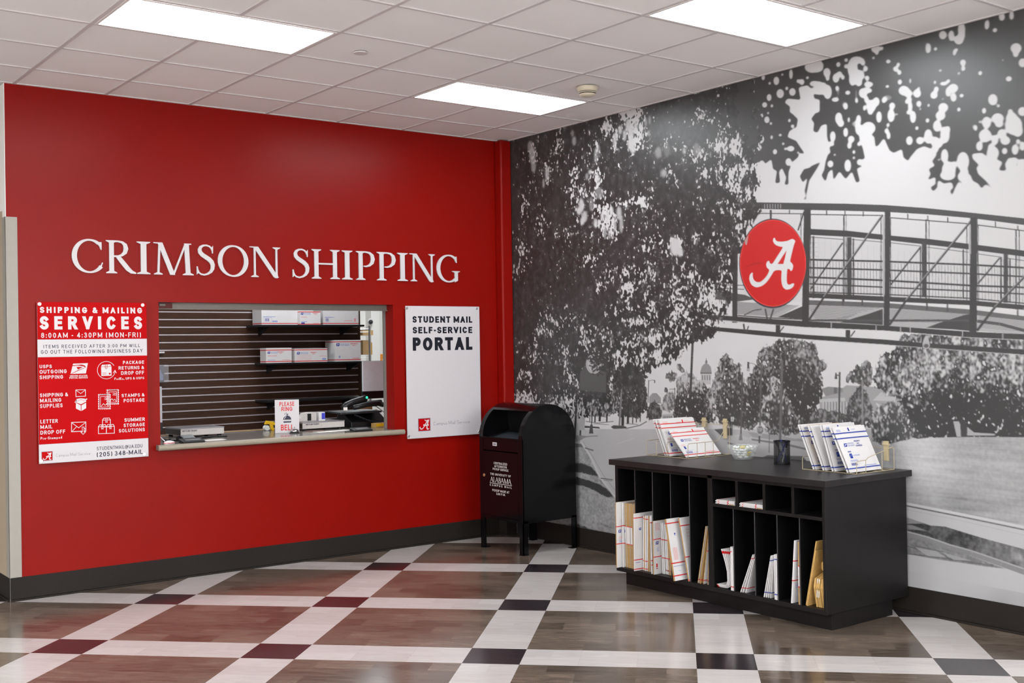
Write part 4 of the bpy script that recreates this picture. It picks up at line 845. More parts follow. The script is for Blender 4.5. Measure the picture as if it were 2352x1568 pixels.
# ================================================================= raised letters on the crimson wall
FR_RED = lambda y: (lambda a, b, c: (a, y-c, b))               # x along the wall, z up, c towards the room
def letters():
    z = lambda x, y: at(120+x/2.4, 520+y/2.4, -.012)
    spans = [('C',108,280),('R',297,463),('I',467,541),('M',559,779),('S',796,896),('O',913,1081),('N',1089,1257),('S',1325,1417),('H',1430,1584),('I',1597,1655),('P',1675,1778),('P',1790,1894),('I',1903,1959),('N',1970,2109),('G',2119,2246)]
    lab = ['letter C opening the first word','letter R after the C of the first word','letter I between R and M of the first word','letter M in the middle of the first word','letter S between M and O of the first word','letter O near the end of the first word','letter N closing the first word',
           'letter S opening the second word','letter H after the S of the second word','letter I between H and the first P of the second word','first letter P of the second word','second letter P of the second word','letter I between P and N of the second word','letter N before the last G of the second word','letter G closing the second word']
    for (ch, xa, xb), l in zip(spans, lab):
        k = (xa+xb)/2; yb = 262+(k-130)*.0195
        x0, x1 = z(xa, 200)[0], z(xb, 200)[0]
        zb, H = 2.2135, .2325
        w, P = serif_polys(ch); mn = min(p[0] for q in P for p in q); mx = max(p[0] for q in P for p in q)
        mb = MB()
        for i, q in enumerate(P): mb.prism([(x0+(a-mn)/(mx-mn)*(x1-x0), zb+b*H) for a, b in q], FR_RED(-.004), 0, .010+6e-5*(i % 7), M_letter)
        tag(mb.build('raised_letter'), 'raised silver-white metal '+l, 'letter', 'raised letters on the crimson wall')
letters()
# ================================================================= service sign at the left
def standoff(t, X, Z, y0, y1, r, mt):
    mb = MB(); mb.lathe([(r*.7,0),(r*.7,y1-y0-.006),(r,y1-y0-.006),(r,y1-y0-.002),(r*.8,y1-y0)], (0,0,0), mt, 20, 'y')
    mb.v = [(X+a, y0-b, Z+c) for a, b, c in mb.v]; mb.f = [q[::-1] for q in mb.f]
    return mb.build('standoff', t, smooth=False, bevel=.0)
def left_sign():
    YF = -.026
    g = lambda x, y: (lambda p: (p[0], p[2]))(at(x/3.4075, 640+y/3.4075, YF))
    fr = FR_RED(YF); X0, X1, Z0, Z1 = -3.992, -3.245, .909, 2.006
    t = thing('wall_sign', 'tall red and white services sign with opening hours at the left of the crimson wall', 'sign', ((X0+X1)/2, 0, Z0))
    mb = MB(); mb.box(X0, X1, YF+.0002, YF+.006, Z0, Z1, M_signwhite)
    def band(za, zb, mt, c): mb.poly([(X0,za),(X1,za),(X1,zb),(X0,zb)], fr, c, mt)
    b1t, b1b, b2t = (g(279,478)[1]+g(1146,467)[1])/2, (g(281,614)[1]+g(1148,600)[1])/2, (g(290,1298)[1]+g(1157,1247)[1])/2
    band(b1t, Z1, M_signred, .0002); band(b2t, b1b, M_signred, .0002)
    def T(s, xl, xr, bl, br, tp, w, mt, track=.0):
        (xa, za), (xb, zb) = g(xl, bl), g(xr, br); h = g(xl, tp)[1]-g(xl, bl)[1]
        fit_text(mb, s, fr, xa, xb, (za+zb)/2, h, w, mt, .0005, track)
    W = M_ink_w
    T('SHIPPING & MAILING',312,1112,268,270,221,.222,W,.14); T('SERVICES',312,1112,397,395,292,.235,W,.22); T('8:00AM - 4:30PM (MON-FRI)',322,1103,463,457,423,.155,W,.12)
    T('ITEMS RECEIVED AFTER 3:00 PM WILL',340,1096,544,535,517,.14,M_navy,.14); T('GO OUT THE FOLLOWING BUSINESS DAY',320,1115,588,576,559,.14,M_navy,.14)
    for a in [('USPS',310,405,700,698,674),('OUTGOING',310,522,742,739,712),('SHIPPING',310,494,786,781,757),('SHIPPING &',312,532,925,920,896),('MAILING',313,480,968,963,938),('SUPPLIES',313,490,1011,1005,981),('LETTER',316,452,1132,1126,1103),('MAIL',316,410,1175,1170,1146),('DROP OFF',316,510,1218,1210,1188),
              ('PACKAGE',962,1127,669,664,643),('RETURNS &',928,1127,711,706,685),('DROP OFF',948,1127,752,747,724),('STAMPS &',952,1130,926,920,901),('POSTAGE',968,1130,966,962,939),('SUMMER',974,1133,1118,1112,1091),('STORAGE',968,1133,1160,1153,1133),('SOLUTIONS',930,1133,1202,1193,1175)]: T(*a, .178, W, .03)
    T('Pre-Stamped',317,485,1257,1252,1236,.17,W,.04); T('FedEx, UPS & USPS',896,1128,791,785,773,.17,W,.03)
    T('STUDENTMAIL@UA.EDU',757,1115,1340,1321,1313,.13,M_navy,.0); T('(205) 348-MAIL',757,1118,1391,1371,1356,.155,M_navy,.0); T('Campus Mail Service',437,706,1392,1378,1368,.08,M_grey_ink,.02)
    R = M_signred
    def pg(pts, mt, c=.0005): mb.poly([g(*p) for p in pts], fr, c, mt)
    def ln(pts, w=.0045, mt=W, c=.0005, closed=False): mb.stroke([g(*p) for p in pts], w, fr, c, mt, closed)
    # postal emblem
    pg([(572,664),(688,660),(672,740),(552,745)], W); pg([(576,667),(640,671),(664,679),(671,689),(667,693),(650,684),(604,681),(566,683),(570,676),(640,676)], R, .0007); pg([(597,690),(650,690),(610,710)], R, .0007); pg([(553,744),(612,714),(662,695),(668,692),(671,694),(618,717),(562,743)], R, .0007)
    T('UNITED STATES',548,683,766,764,754,.22,W,.0); T('POSTAL SERVICE',543,686,782,779,769,.22,W,.0)
    # parcel in a circling arrow
    ln([(832+70*math.cos(math.radians(a)), 715+68*math.sin(math.radians(a))) for a in range(8,338,11)], .0032)
    ln([(886,736),(900,716),(910,736)], .0034); pg([(791,690),(872,686),(873,758),(793,761)], W); pg([(798,673),(862,669),(871,683),(791,687)], W)
    pg([(822,672),(826,672),(826,700),(822,700)], R, .0007); pg([(836,671),(840,671),(840,700),(836,700)], R, .0007); ln([(824,698),(831,704),(838,698)], .003, R, .0007); ln([(801,738),(832,736)], .0024, R, .0007); ln([(801,748),(832,746)], .0024, R, .0007); pg([(852,736),(866,735),(866,748),(852,749)], R, .0007)
    # letter over an open box
    ln([(593,870),(668,867),(669,918),(594,922)], .0042, closed=True); ln([(594,872),(632,898),(668,869)], .0034)
    pg([(594,970),(632,990),(632,1034),(594,1015)], W); pg([(637,990),(674,968),(674,1012),(637,1034)], W); pg([(600,940),(630,935),(664,938),(676,960),(634,982),(590,965)], W); ln([(604,958),(634,944),(662,956)], .002, R, .0007); pg([(584,966),(598,944),(604,948),(590,972)], W); pg([(662,942),(682,936),(682,944),(668,952)], W)
    # two stamps
    for a, b, c_, d in ((840,872,924,976),(774,908,860,1014)):
        if a == 774: pg([(a-2,b-2),(c_+2,b-4),(c_+2,d),(a-2,d+4)], R, .0006)
        k = .0008
        ln([(a,b),(c_,b-4),(c_,d),(a,d+3)], .0044, W, k, True)
        for i in range(7):
            for q in ((a+(c_-a)*i/6, b-3),(a+(c_-a)*i/6, d+4),(a-3, b+(d-b)*i/6),(c_+3, b+(d-b)*i/6)): mb.poly([(lambda P: (P[0]+.004*math.cos(w_), P[1]+.004*math.sin(w_)))(g(*q)) for w_ in (0,1.05,2.1,3.14,4.2,5.2)], fr, k, W)
        ln([(a+12,b+14),(c_-12,b+11),(c_-12,d-12),(a+12,d-9)], .003, W, k, True); ln([(a+18,d-16),(a+36,d-38),(a+48,d-24),(a+58,d-34),(c_-14,d-17)], .003, W, k)
        for o in (0,12): ln([(a+44,b+26+o),(a+52,b+22+o),(a+60,b+27+o),(a+68,b+23+o)], .003, W, k)
    # letter drop
    ln([(560,1124),(672,1120),(672,1190),(560,1197)], .0046, closed=True); ln([(561,1126),(616,1166),(672,1122)], .0038); ln([(562,1196),(600,1156)], .0036); ln([(650,1160),(670,1178)], .0036)
    pg([(640,1156),(658,1155),(659,1196),(672,1195),(650,1219),(629,1198),(641,1197)], R, .0007); ln([(643,1160),(657,1159),(658,1198),(670,1197),(650,1217),(632,1199),(644,1198)], .0034, W, .0008, True)
    # stacked boxes
    for a, b in ((802,1106),(770,1158),(833,1156)):
        c_ = a+62; ln([(a,b),(c_,b-2),(c_,b+52),(a,b+54)], .0042, closed=True); ln([(a,b),(a+9,b-15),(c_-9,b-17),(c_,b-2)], .0038); ln([(a+25,b-15),(a+25,b+18),(a+31,b+12),(a+37,b+18),(a+37,b-16)], .003)
    # crest
    for i, (q, mt) in enumerate(((0,M_grey_ink),(3,R))):
        (xa, zb), (xb, zt) = g(325+q,1426-q), g(412-q,1348+q); mb.poly([(xa,zb),(xb,zb),(xb,zt),(xa,zt)], fr, .0004+i*.0002, mt)
    (xa, zb), (xb, zt) = g(335,1421), g(404,1357); script_a(mb, fr, xa, xb, zb, zt, .0008, W, R)
    mb.build('sign_panel', t)
    for x, y in ((308,198),(1115,206),(322,1427),(1130,1372)):
        X, Z = g(x, y); standoff(t, X, Z, 0, .034, .0125, M_stud)
left_sign()
# ================================================================= portal sign at the right
def right_sign():
    YF = -.026
    g = lambda x, y: (lambda p: (p[0], p[2]))(at(900+x/2.5295, 680+y/2.5295, YF))
    fr = FR_RED(YF); X0, X1, Z0, Z1 = -1.071, -.320, .900, 2.006
    t = thing('wall_sign', 'white acrylic student mail portal sign right of the service window', 'sign', ((X0+X1)/2, 0, Z0))
    mb = MB(); mb.box(X0, X1, YF, YF+.008, Z0, Z1, M_signwhite)
    def T(s, xl, xr, bl, br, tp, w, mt, track=.0):
        (xa, za), (xb, zb) = g(xl, bl), g(xr, br); h = g(xl, tp)[1]-g(xl, bl)[1]
        fit_text(mb, s, fr, xa, xb, (za+zb)/2, h, w, mt, .0004, track)
    T('STUDENT MAIL',120,467,155,153,117,.235,M_black_ink,.0); T('SELF-SERVICE',121,467,217,214,179,.235,M_black_ink,.0); T('PORTAL',122,468,317,311,240,.25,M_black_ink,.0)
    T('Campus Mail Service',242,452,749,738,728,.085,M_grey_ink,.02)
    for i, (q, mt) in enumerate(((0,M_grey_ink),(3,M_signred))):
        (xa, zb), (xb, zt) = g(153+q,786-q), g(224-q,706+q); mb.poly([(xa,zb),(xb,zb),(xb,zt),(xa,zt)], fr, .0003+i*.0002, mt)
    (xa, zb), (xb, zt) = g(162,778), g(217,714); script_a(mb, fr, xa, xb, zb, zt, .0008, M_ink_w, M_signred)
    mb.build('sign_panel', t, bevel=.001)
    for x, y in ((86,69),(492,72),(98,813),(505,786)):
        X, Z = g(x, y); standoff(t, X, Z, 0, .032, .0105, M_chrome)
right_sign()
# ================================================================= service opening: frame and counter
mb = MB()
mb.box(OPX0, OPX1, .100, .150, 1.972, OPZ1, M_frame); mb.box(OPX0, OPX1, .085, .100, 1.966, 1.974, M_frame)
mb.box(OPX1-.015, OPX1, .120, .150, .987, 1.972, M_frame); mb.box(OPX0, OPX0+.006, .120, .150, .987, 1.972, M_frame)
mb.box(OPX0+.02, OPX0+.13, .075, .100, 1.972, 2.010, M_bracket); mb.box(OPX0+.03, OPX0+.075, .066, .075, 1.990, 2.005, M_frame)
struct(mb.build('window_1', bevel=.001), 'grey metal frame and shutter rail of the service opening')
CT = .985
mb = MB()
top = [(-3.182,-.068),(-1.131,-.068),(-1.131,-.001),(-1.180,-.001),(-1.180,.159),(-.62,.159),(-.62,.86),(-3.9,.86),(-3.9,.159),(-3.145,.159),(-3.145,-.001),(-3.182,-.001)]
mb.prism(top, lambda a, b, c: (a, b, c), CT-.040, CT, M_counter)
t = thing('service_counter', 'taupe counter with rounded front edge through the service window', 'counter', (-2.16,.4,0))
mb.build('countertop', t, bevel=.004, seg=2)
mb = MB(); r = .0205; mb.v = []
prof = [(-.066-r*.9*math.sin(math.pi*k/10), CT-.020+r*math.cos(math.pi*k/10)) for k in range(11)]+[(-.0655, CT-.0405),]
n = len(prof); mb.add([(x,y,z) for x in (-3.186,-1.127) for y, z in prof], [tuple(range(n)), tuple(range(n,2*n))[::-1]]+[(i,n+i,n+(i+1)%n,(i+1)%n) for i in range(n)], M_edge)
e = mb.build('edge_strip', t); e['label'] = 'rounded beige front edge'
mb = MB(); mb.box(-3.85, -.7, .70, .84, 0, CT-.041, M_dark2); mb.build('base_cabinet', t)
mb = MB(); mb.box(-3.86, -.66, .861, .868, CT-.03, CT+.004, M_kraft2); mb.build('rear_edge', t)
# ---- bell sign, bell
def bell_sign():
    t = thing('counter_sign', 'small white please ring bell sign standing on the service counter', 'sign', (-1.985,.335,CT+.001), rot=(0,0,-.40))
    mb = MB(); w, h = .192, .268
    mb.box(-w/2, w/2, -.002, .002, .0, h, M_signwhite); fr = lambda a, b, c: (a, -.002-c, b)
    f = lambda x, y: (-w/2+(x-100)/432*w, h*(1-(y-410)/612))
    def T(s, xl, xr, yb, yt, wd, mt):
        (xa, za), (xb, zt) = f(xl, yb), f(xr, yt); fit_text(mb, s, fr, xa, xb, za, zt-za, wd, mt, .0004, -.02)
    T('PLEASE',182,447,527,450,.175,M_pr); T('RING',217,413,620,542,.175,M_pr); T('BELL',203,430,975,868,.18,M_pr)
    P = lambda pts: [f(*p) for p in pts]
    mb.poly(P([(246,780)]+[(318+72*math.cos(math.radians(a)), 778-74*math.sin(math.radians(a))) for a in range(180,-1,-12)]+[(392,780)]), fr, .0004, M_navy)
    mb.poly(P([(246,808),(394,806),(385,832),(258,836)]), fr, .0004, M_navy); mb.poly(P([(298,672),(342,670),(336,682),(326,686),(328,708),(312,708),(314,686),(304,684)]), fr, .0004, M_navy)
    mb.stroke(P([(270,765),(280,735),(298,722)]), .004, fr, .0008, M_signwhite)
    for a, b in (((268,672),(284,684)),((276,652),(290,666)),((304,645),(306,660))): mb.stroke(P([a,b]), .003, fr, .0004, M_navy)
    mb.build('sign_panel', t)
    mb = MB(); mb.box(-w/2, w/2, .002, .055, 0, .004, M_signwhite); mb.build('foot', t)
bell_sign()
B = (-1.953,.270,CT)
t = thing('service_bell', 'chrome call bell on the counter in front of the small sign', 'bell', B)
mb = MB(); mb.lathe([(.041,0),(.041,.004),(.036,.009),(.030,.010)], B, M_dark, 28); mb.build('base', t, smooth=True)
mb = MB(); mb.lathe([(.035,.010),(.034,.018),(.028,.028),(.018,.035),(.006,.038)], B, M_silver, 28); mb.build('dome', t, smooth=True)
mb = MB(); mb.lathe([(.003,.037),(.003,.044),(.006,.046),(.005,.050),(0,.051)], B, M_silver, 14); mb.build('button', t, smooth=True)
# ---- scales
def scale(label, x0, x1, y0, y1, z0, textx):
    t = thing('postal_scale', label, 'scale', ((x0+x1)/2,(y0+y1)/2,CT), 'postal scales on the counter')
    mb = MB(); mb.box(x0, x1, y0, y1, z0, z0+.050, M_scale)
    fr = FR_RED(y0-.003); fit_text(mb, 'METTLER TOLEDO', fr, x0+textx, x0+textx+.118, z0+.032, .011, .2, M_navy, .0004)
    mb.build('body', t, bevel=.003)
    mb = MB(); mb.box(x0-.0008, x0+.0005, y0+.006, y1-.006, z0+.004, z0+.046, M_dark); mb.build('side_cover', t)
    mb = MB(); mb.box(x0-.002, x1+.002, y0-.003, y1+.003, z0+.050, z0+.0565, M_plate); mb.build('weighing_plate', t, bevel=.002)
    for a in (x0+.03, x1-.03):
        for b in (y0+.03, y1-.03):
            m2 = MB(); m2.lathe([(.014,z0-CT-.0005),(.018,.008),(.018,.0008)][::-1], (a,b,CT), M_dark, 16); m2.build('foot', t)
scale('grey postal scale at the left end of the service counter', -2.815, -2.462, .475, .80, CT+.016, .012)
scale('grey postal scale with tape dispenser on top, right of the bell sign', -1.795, -1.405, .44, .78, CT+.014, .03)
# ---- card readers
def reader(name, label, x, y, rz, w=.17, d=.085):
    t = thing(name, label, 'signature pad', (x,y,CT), 'signature pads on the counter', rot=(0,0,rz))
    mb = MB(); mb.prism([(0,0),(d,0),(d,.030),(.006,.012),(0,.008)], lambda a, b, c: (c, a, b), -w/2, w/2, M_dark); mb.build('body', t, bevel=.002)
    mb = MB(); q = lambda a: .012+(a-.006)*.018/(d-.006)+.0006
    mb.face([(-w*.30,.024,q(.024)),(w*.38,.024,q(.024)),(w*.38,.060,q(.060)),(-w*.30,.060,q(.060))], M_plate); mb.build('screen', t)
reader('signature_pad', 'black signature pad at the left end of the counter', -2.905, -.030, .05)
reader('signature_pad', 'black signature pad at the right end of the counter', -1.462, .010, .06)
# ---- left end clutter
t = thing('computer_mouse', 'white and red computer mouse at the far left of the counter', 'mouse', (-3.09,-.020,CT), rot=(0,0,.5))
mb = MB(); mb.lathe([(.030,0),(.032,.010),(.026,.020),(.010,.026),(0,.027)], (0,0,0), M_card, 20); mb.v = [(a*1.5,b,c) for a, b, c in mb.v]; mb.build('shell', t, smooth=True)
mb = MB(); mb.lathe([(.0326,.008),(.0330,.012)], (0,0,0), M_pr, 20); mb.v = [(a*1.5,b,c) for a, b, c in mb.v]; mb.build('side_band', t)
mb = MB(); mb.tube([(-3.115,.0,CT+.022),(-3.135,.03,CT+.05),(-3.15,.165,CT+.06),(-3.2,.3,CT+.01),(-3.3,.4,CT+.004)], .0035, M_card, 8); tag(mb.build('mouse_cable'), 'thin white cable rising from the mouse on the counter', 'cable')
t = thing('card_terminal', 'small black card terminal lying behind the left signature pad', 'card terminal', (-2.86,.16,CT), rot=(0,0,.25))
mb = MB(); mb.prism([(0,0),(.10,0),(.10,.030),(.05,.044),(0,.02)], lambda a, b, c: (c, a, b), -.06, .05, M_dark); mb.build('body', t, bevel=.004)
mb = MB(); mb.face([(-.05,.006,.0235),(.04,.006,.0235),(.04,.045,.0430),(-.05,.045,.0430)], M_dark2); mb.build('keypad', t)
mb = MB(); mb.face([(-.045,.056,.0430),(.035,.056,.0430),(.035,.095,.0320),(-.045,.095,.0320)], M_plate); mb.build('screen', t)
mb = MB(); mb.tube([(-3.02,.30,CT+.0066),(-2.93,.24,CT+.0066),(-2.85,.32,CT+.0066),(-2.72,.30,CT+.0066),(-2.60,.36,CT+.0066),(-2.50,.33,CT+.0066)], .006, M_dark, 8); tag(mb.build('power_cable'), 'black power cable lying in front of the left scale', 'cable')
t = thing('tape_roll', 'dark tape roll with beige core beside the left card terminal', 'tape roll', (-3.02,.22,CT))
mb = MB(); mb.lathe([(.030,0),(.030,.022),(.018,.022),(.018,0)], (-3.02,.22,CT), M_dark2, 24); mb.build('tape', t); mb = MB(); mb.lathe([(.0179,.023),(.014,.023),(.014,0)], (-3.02,.22,CT), M_kraft2, 24); mb.build('core', t)
mb = MB(); mb.box(-2.78,-2.62,.05,.16,CT,CT+.001,M_paper); tag(mb.build('paper_slip'), 'white paper slip on the counter right of the left signature pad', 'paper')
# ---- yellow tape gun, seen past the small sign
t = thing('tape_gun', 'yellow hand tape dispenser lying behind the bell sign', 'tape dispenser', (-1.94,.70,CT))
mb = MB(); mb.prism([(-.075,.055),(-.06,.085),(.0,.075),(.05,.045),(.052,.03),(.03,.04),(-.03,.055)], lambda a, b, c: (-1.94+a, .70+c, CT+b), -.012, .012, M_yellow); mb.build('frame', t, bevel=.003)
mb = MB(); mb.prism([(-.03,.058),(.0,.05),(.012,.0),(-.012,.0)], lambda a, b, c: (-1.94+a, .70+c, CT+b), -.010, .010, M_yellow); mb.build('handle', t, bevel=.003)
mb = MB(); mb.lathe([(.022,-.02),(.022,.02)], (-1.99,.72,CT+.024), M_candy, 20, 'y'); mb.build('tape', t)
# ---- tape dispenser and carton on the right scale
S2 = CT+.014+.0565
t = thing('desk_tape_dispenser', 'grey tape dispenser standing on the right postal scale', 'tape dispenser', (-1.72,.56,S2))
mb = MB(); mb.prism([(-.09,.0),(.10,.0),(.10,.072),(.03,.076),(-.02,.070),(-.05,.030),(-.095,.036),(-.10,.026)], lambda a, b, c: (-1.72+a, .56+c, S2+b), -.03, .03, M_scale); mb.build('body', t, bevel=.004)
mb = MB(); mb.box(-1.705,-1.670,.5285,.5295,S2+.006,S2+.064,M_dark); mb.build('tape_window', t)
mb = MB(); mb.box(-1.60,-1.54,.53,.60,S2,S2+.070,M_card); mb.box(-1.572,-1.541,.5292,.53,S2+.012,S2+.064,M_bluebox); tag(mb.build('label_carton'), 'small white carton with blue label on the right postal scale', 'carton')
# ---- papers by the right pad
for k, (x, y, rz, lab) in enumerate([(-1.60,.20,.30,'white receipt paper on top beside the right signature pad'),(-1.66,.22,.05,'white form under the receipt beside the right signature pad')]):
    mb = MB(); mb.box(-.13,.13,-.05,.05,0,.0012,M_paper); tag(mb.build('receipt_paper', loc=(x,y,CT+.0016*(1-k)), rot=(0,0,rz)), lab, 'paper')
mb = MB(); mb.box(-1.80,-1.66,.30,.40,CT,CT+.004,mat('brown_folder',(96,66,56),.6)); tag(mb.build('folder'), 'dark brown folder lying in front of the right scale', 'folder')
# ---- desk phone and scanner at the right end
t = thing('desk_phone', 'black desk phone with coiled cord at the right end of the counter', 'phone', (-1.16,.58,CT))
mb = MB(); mb.prism([(0,.001),(.24,.001),(.24,.13),(.16,.135),(0,.045)], lambda a, b, c: (c, .46+a, CT+b), -1.33, -.98, M_dark); mb.build('body', t, bevel=.006)
mb = MB(); mb.prism([(0,.118),(.26,.128),(.26,.140),(0,.134)], lambda a, b, c: (c, .44+a, CT+b), -1.44, -1.04, M_dark2); mb.build('shelf_plate', t, bevel=.003)
mb = MB(); mb.tube([(-1.34,.40,CT+.175),(-1.30,.39,CT+.18),(-1.22,.39,CT+.195),(-1.10,.40,CT+.20),(-1.04,.42,CT+.185)], .022, M_dark, 12); mb.build('handset', t, smooth=True)
mb = MB(); pts = []
for k in range(181):
    a = k/180; x = -1.32+.36*a; z = CT+.115-.095*math.sin(math.pi*min(1,a*1.15)*.55)+.02*a; th = k*.9
    pts.append((x, .435+.007*math.cos(th), z+.007*math.sin(th)))
mb.tube(pts, .0024, M_dark2, 5); mb.build('coiled_cord', t, smooth=True)
t = thing('barcode_scanner', 'black barcode scanner with a green light lying on the desk phone', 'scanner', (-1.27,.50,CT+.15))
mb = MB(); mb.tube([(-1.39,.49,CT+.165),(-1.36,.49,CT+.19),(-1.29,.49,CT+.215),(-1.20,.49,CT+.235),(-1.17,.49,CT+.245)], .030, M_dark, 14); mb.build('body', t, smooth=True)
mb = MB(); mb.tube([(-1.19,.49,CT+.20),(-1.10,.50,CT+.205),(-1.00,.52,CT+.208)], .017, M_dark2, 12); mb.build('handle', t, smooth=True)
mb = MB(); mb.lathe([(.011,0),(.008,.006),(0,.008)], (0,0,0), M_green, 14, 'y'); mb.v = [(-1.175+a,.459-b,CT+.252+c) for a, b, c in mb.v]; mb.build('status_light', t)
mb = MB(); mb.box(-1.402,-1.366,.457,.462,CT+.150,CT+.176,M_paper); mb.build('label_plate', t)
mb = MB(); mb.tube([(-1.15,.46,CT+.19),(-1.09,.44,CT+.17),(-1.03,.42,CT+.12),(-.96,.42,CT+.08),(-.90,.45,CT+.05)], .004, M_plate, 6); tag(mb.build('scanner_cable'), 'grey cable trailing from the barcode scanner', 'cable')
t = thing('label_printer', 'low black label printer behind the desk phone', 'printer', (-1.02,.76,CT))
mb = MB(); mb.box(-1.26,-.93,.715,.85,CT+.001,CT+.09,M_dark); mb.build('body', t, bevel=.008); mb = MB(); mb.box(-1.18,-1.0,.712,.715,CT+.05,CT+.06,M_dark2); mb.build('output_slot', t)
t = thing('highlighter_box', 'yellow and orange pen box at the right end of the counter', 'box', (-1.10,.36,CT))
mb = MB(); mb.box(-1.17,-1.03,.33,.40,CT,CT+.035,M_kraft2); mb.box(-1.16,-1.09,.3290,.33,CT+.01,CT+.03,M_yellow); mb.build('carton', t)
mb = MB(); mb.box(-.06,.06,-.04,.04,0,.07,M_tan); tag(mb.build('parcel', loc=(-1.02,.782,CT+.0905), rot=(0,0,.2)), 'small brown parcel seen under the right monitor', 'parcel')
# ---- monitors
def monitor(label, x, y, zb, zt, w, rz, foot):
    t = thing('monitor', label, 'monitor', (x,y,CT), 'monitors behind the counter', rot=(0,0,rz))
    h = zt-CT; b = zb-CT
    mb = MB(); mb.box(-w/2, w/2, -.018, .0, b+.065, h, M_mon); mb.build('back_cover', t, bevel=.004)
    mb = MB(); mb.box(-w/2-.003, w/2+.003, .0, .010, b, h+.003, M_dark); mb.build('screen_bezel', t, bevel=.002)
    mb = MB(); mb.box(-w/2, w/2, -.022, .0, b, b+.062, M_dark); mb.stroke([(-w*.05,b+.026),(-w*.03,b+.038),(w*.04,b+.038),(w*.06,b+.026)], .004, lambda a, c, d: (a,-.022-d,c), .0005, M_plate); mb.build('lower_vent', t)
    mb = MB(); mb.box(-.04,.04,-.02,.012,.012,b+.02,M_dark); mb.box(-.12,.12,-.07,.10,.001,.014,M_dark); mb.build('stand', t, bevel=.003)
monitor('silver backed monitor at the right end of the counter', -.785, .70, 1.215, 1.545, .60, 0.0, .2)
monitor('silver backed monitor at the left edge of the service opening', -3.155, .72, 1.035, 1.382, .56, 0.0, .2)
# ================================================================= slat wall in the office behind
SW = 2.90
def slat_wall():
    mb = MB(); x0, x1 = -3.5, .118; p = .0758; zb = 1.448-.0758*16
    for k in range(40):
        z = zb+k*p
        if z > 3.0: break
        mb.box(x0, x1, SW, SW+.018, z+.006, z+p-.006, M_wood)
        mb.box(x0, x1, SW+.004, SW+.018, z-.006, z+.006, M_groove)
    mb.box(x0, x1, SW+.018, SW+.030, .2, 3.05, M_wood)
    mb.box(x1, x1+.03, SW-.004, SW+.03, .2, 3.05, M_wood)
    return mb.build('wall_slat')
struct(slat_wall(), 'walnut slat wall with metal grooves behind the counter')
mb = MB(); mb.box(-3.9, .15, SW+.032, SW+.132, 0, HC, M_white_wall); struct(mb.build('wall_office'))
SD = .30
def shelf(label, pl, pr, zt):
    x0, x1 = at(pl, 800, SW)[0], at(pr, 800, SW-SD)[0]
    t = thing('wall_shelf', label, 'shelf', ((x0+x1)/2, SW-SD/2, zt), 'black shelves on the slat wall')
    mb = MB(); mb.box(x0, x1, SW-SD, SW-.001, zt-.020, zt, M_shelf); mb.build('board', t, bevel=.002)
    for a in (x0+.13, x1-.14):
        mb = MB(); mb.prism([(SW-.001,zt-.02),(SW-SD+.05,zt-.02),(SW-SD+.05,zt-.03),(SW-.001,zt-.115)], lambda b, c, d: (d, b, c), a, a+.012, M_shelf); mb.build('bracket', t)
ZA = at(800, 745.5, SW-SD)[2]; ZB = at(760, 830.5, SW-SD)[2]; ZC = at(600, 921, SW-SD)[2]
shelf('upper black shelf on the slat wall holding three white boxes', 566, 838, ZA)
shelf('middle black shelf on the slat wall holding three white boxes', 584, 852, ZB)
shelf('lowest black shelf on the slat wall, half hidden by the bell sign', 584, 842, ZC)
def logo(mb, fr, x, z, s, blue, c=.0004):
    """eagle emblem and two lines of lettering, s tall"""
    mb.poly([(x,z),(x+s*1.25,z),(x+s*1.45,z+s),(x+s*.2,z+s)], fr, c, blue)
    mb.poly([(x+s*.25,z+s*.82),(x+s*1.0,z+s*.70),(x+s*1.2,z+s*.58),(x+s*.1,z+s*.1),(x+s*.5,z+s*.45),(x+s*.75,z+s*.55)], fr, c+.0003, M_card)
def carton(label, px0, px1, py0, py1, dep, Y, style):
    a, b = at(px0, py1, Y), at(px1, py0, Y); x0, x1, z0, z1 = a[0], b[0], style.get('z', a[2]), b[2]
    mb = MB(); mb.box(x0, x1, Y, Y+dep, z0, z1, M_card); fr = FR_RED(Y); w, h = x1-x0, z1-z0
    for q in style.get('lines', (.07,)): mb.poly([(x0,z0+h*q),(x1,z0+h*q),(x1,z0+h*q+.008),(x0,z0+h*q+.008)], fr, .0004, M_pr); mb.face([(x0-.0004,Y+dep,z0+h*q),(x0-.0004,Y,z0+h*q),(x0-.0004,Y,z0+h*q+.008),(x0-.0004,Y+dep,z0+h*q+.008)], M_pr)
    if style.get('logo'):
        lx, lz, s = style['logo']; logo(mb, fr, x0+w*lx, z0+h*lz, s, M_pb); fit_text(mb, 'UNITED STATES', fr, x0+w*lx+s*1.6, x0+w*lx+s*5.2, z0+h*lz+s*.55, s*.38, .2, M_pbl, .0004); fit_text(mb, 'POSTAL SERVICE', fr, x0+w*lx+s*1.6, x0+w*lx+s*5.2, z0+h*lz+s*.05, s*.38, .2, M_pbl, .0004)
        if 'pm' in style: q = style['pm']; fit_text(mb, 'PRIORITY', fr, x0+w*q, x0+w*q+s*3.0, z0+h*lz+s*.55, s*.42, .2, M_pr, .0004); fit_text(mb, 'MAIL', fr, x0+w*q+s*.8, x0+w*q+s*2.2, z0+h*lz, s*.36, .2, M_pr, .0004, .3)
    for (u0, v0, u1, v1, m) in style.get('marks', ()): mb.poly([(x0+w*u0,z0+h*v0),(x0+w*u1,z0+h*v0),(x0+w*u1,z0+h*v1),(x0+w*u0,z0+h*v1)], fr, .0004, m)
    tag(mb.build('shipping_box', bevel=.0), label, 'box', 'white shipping boxes on the black shelves')
z8 = lambda x, y: (560+x/6.533, 680+y/6.533)
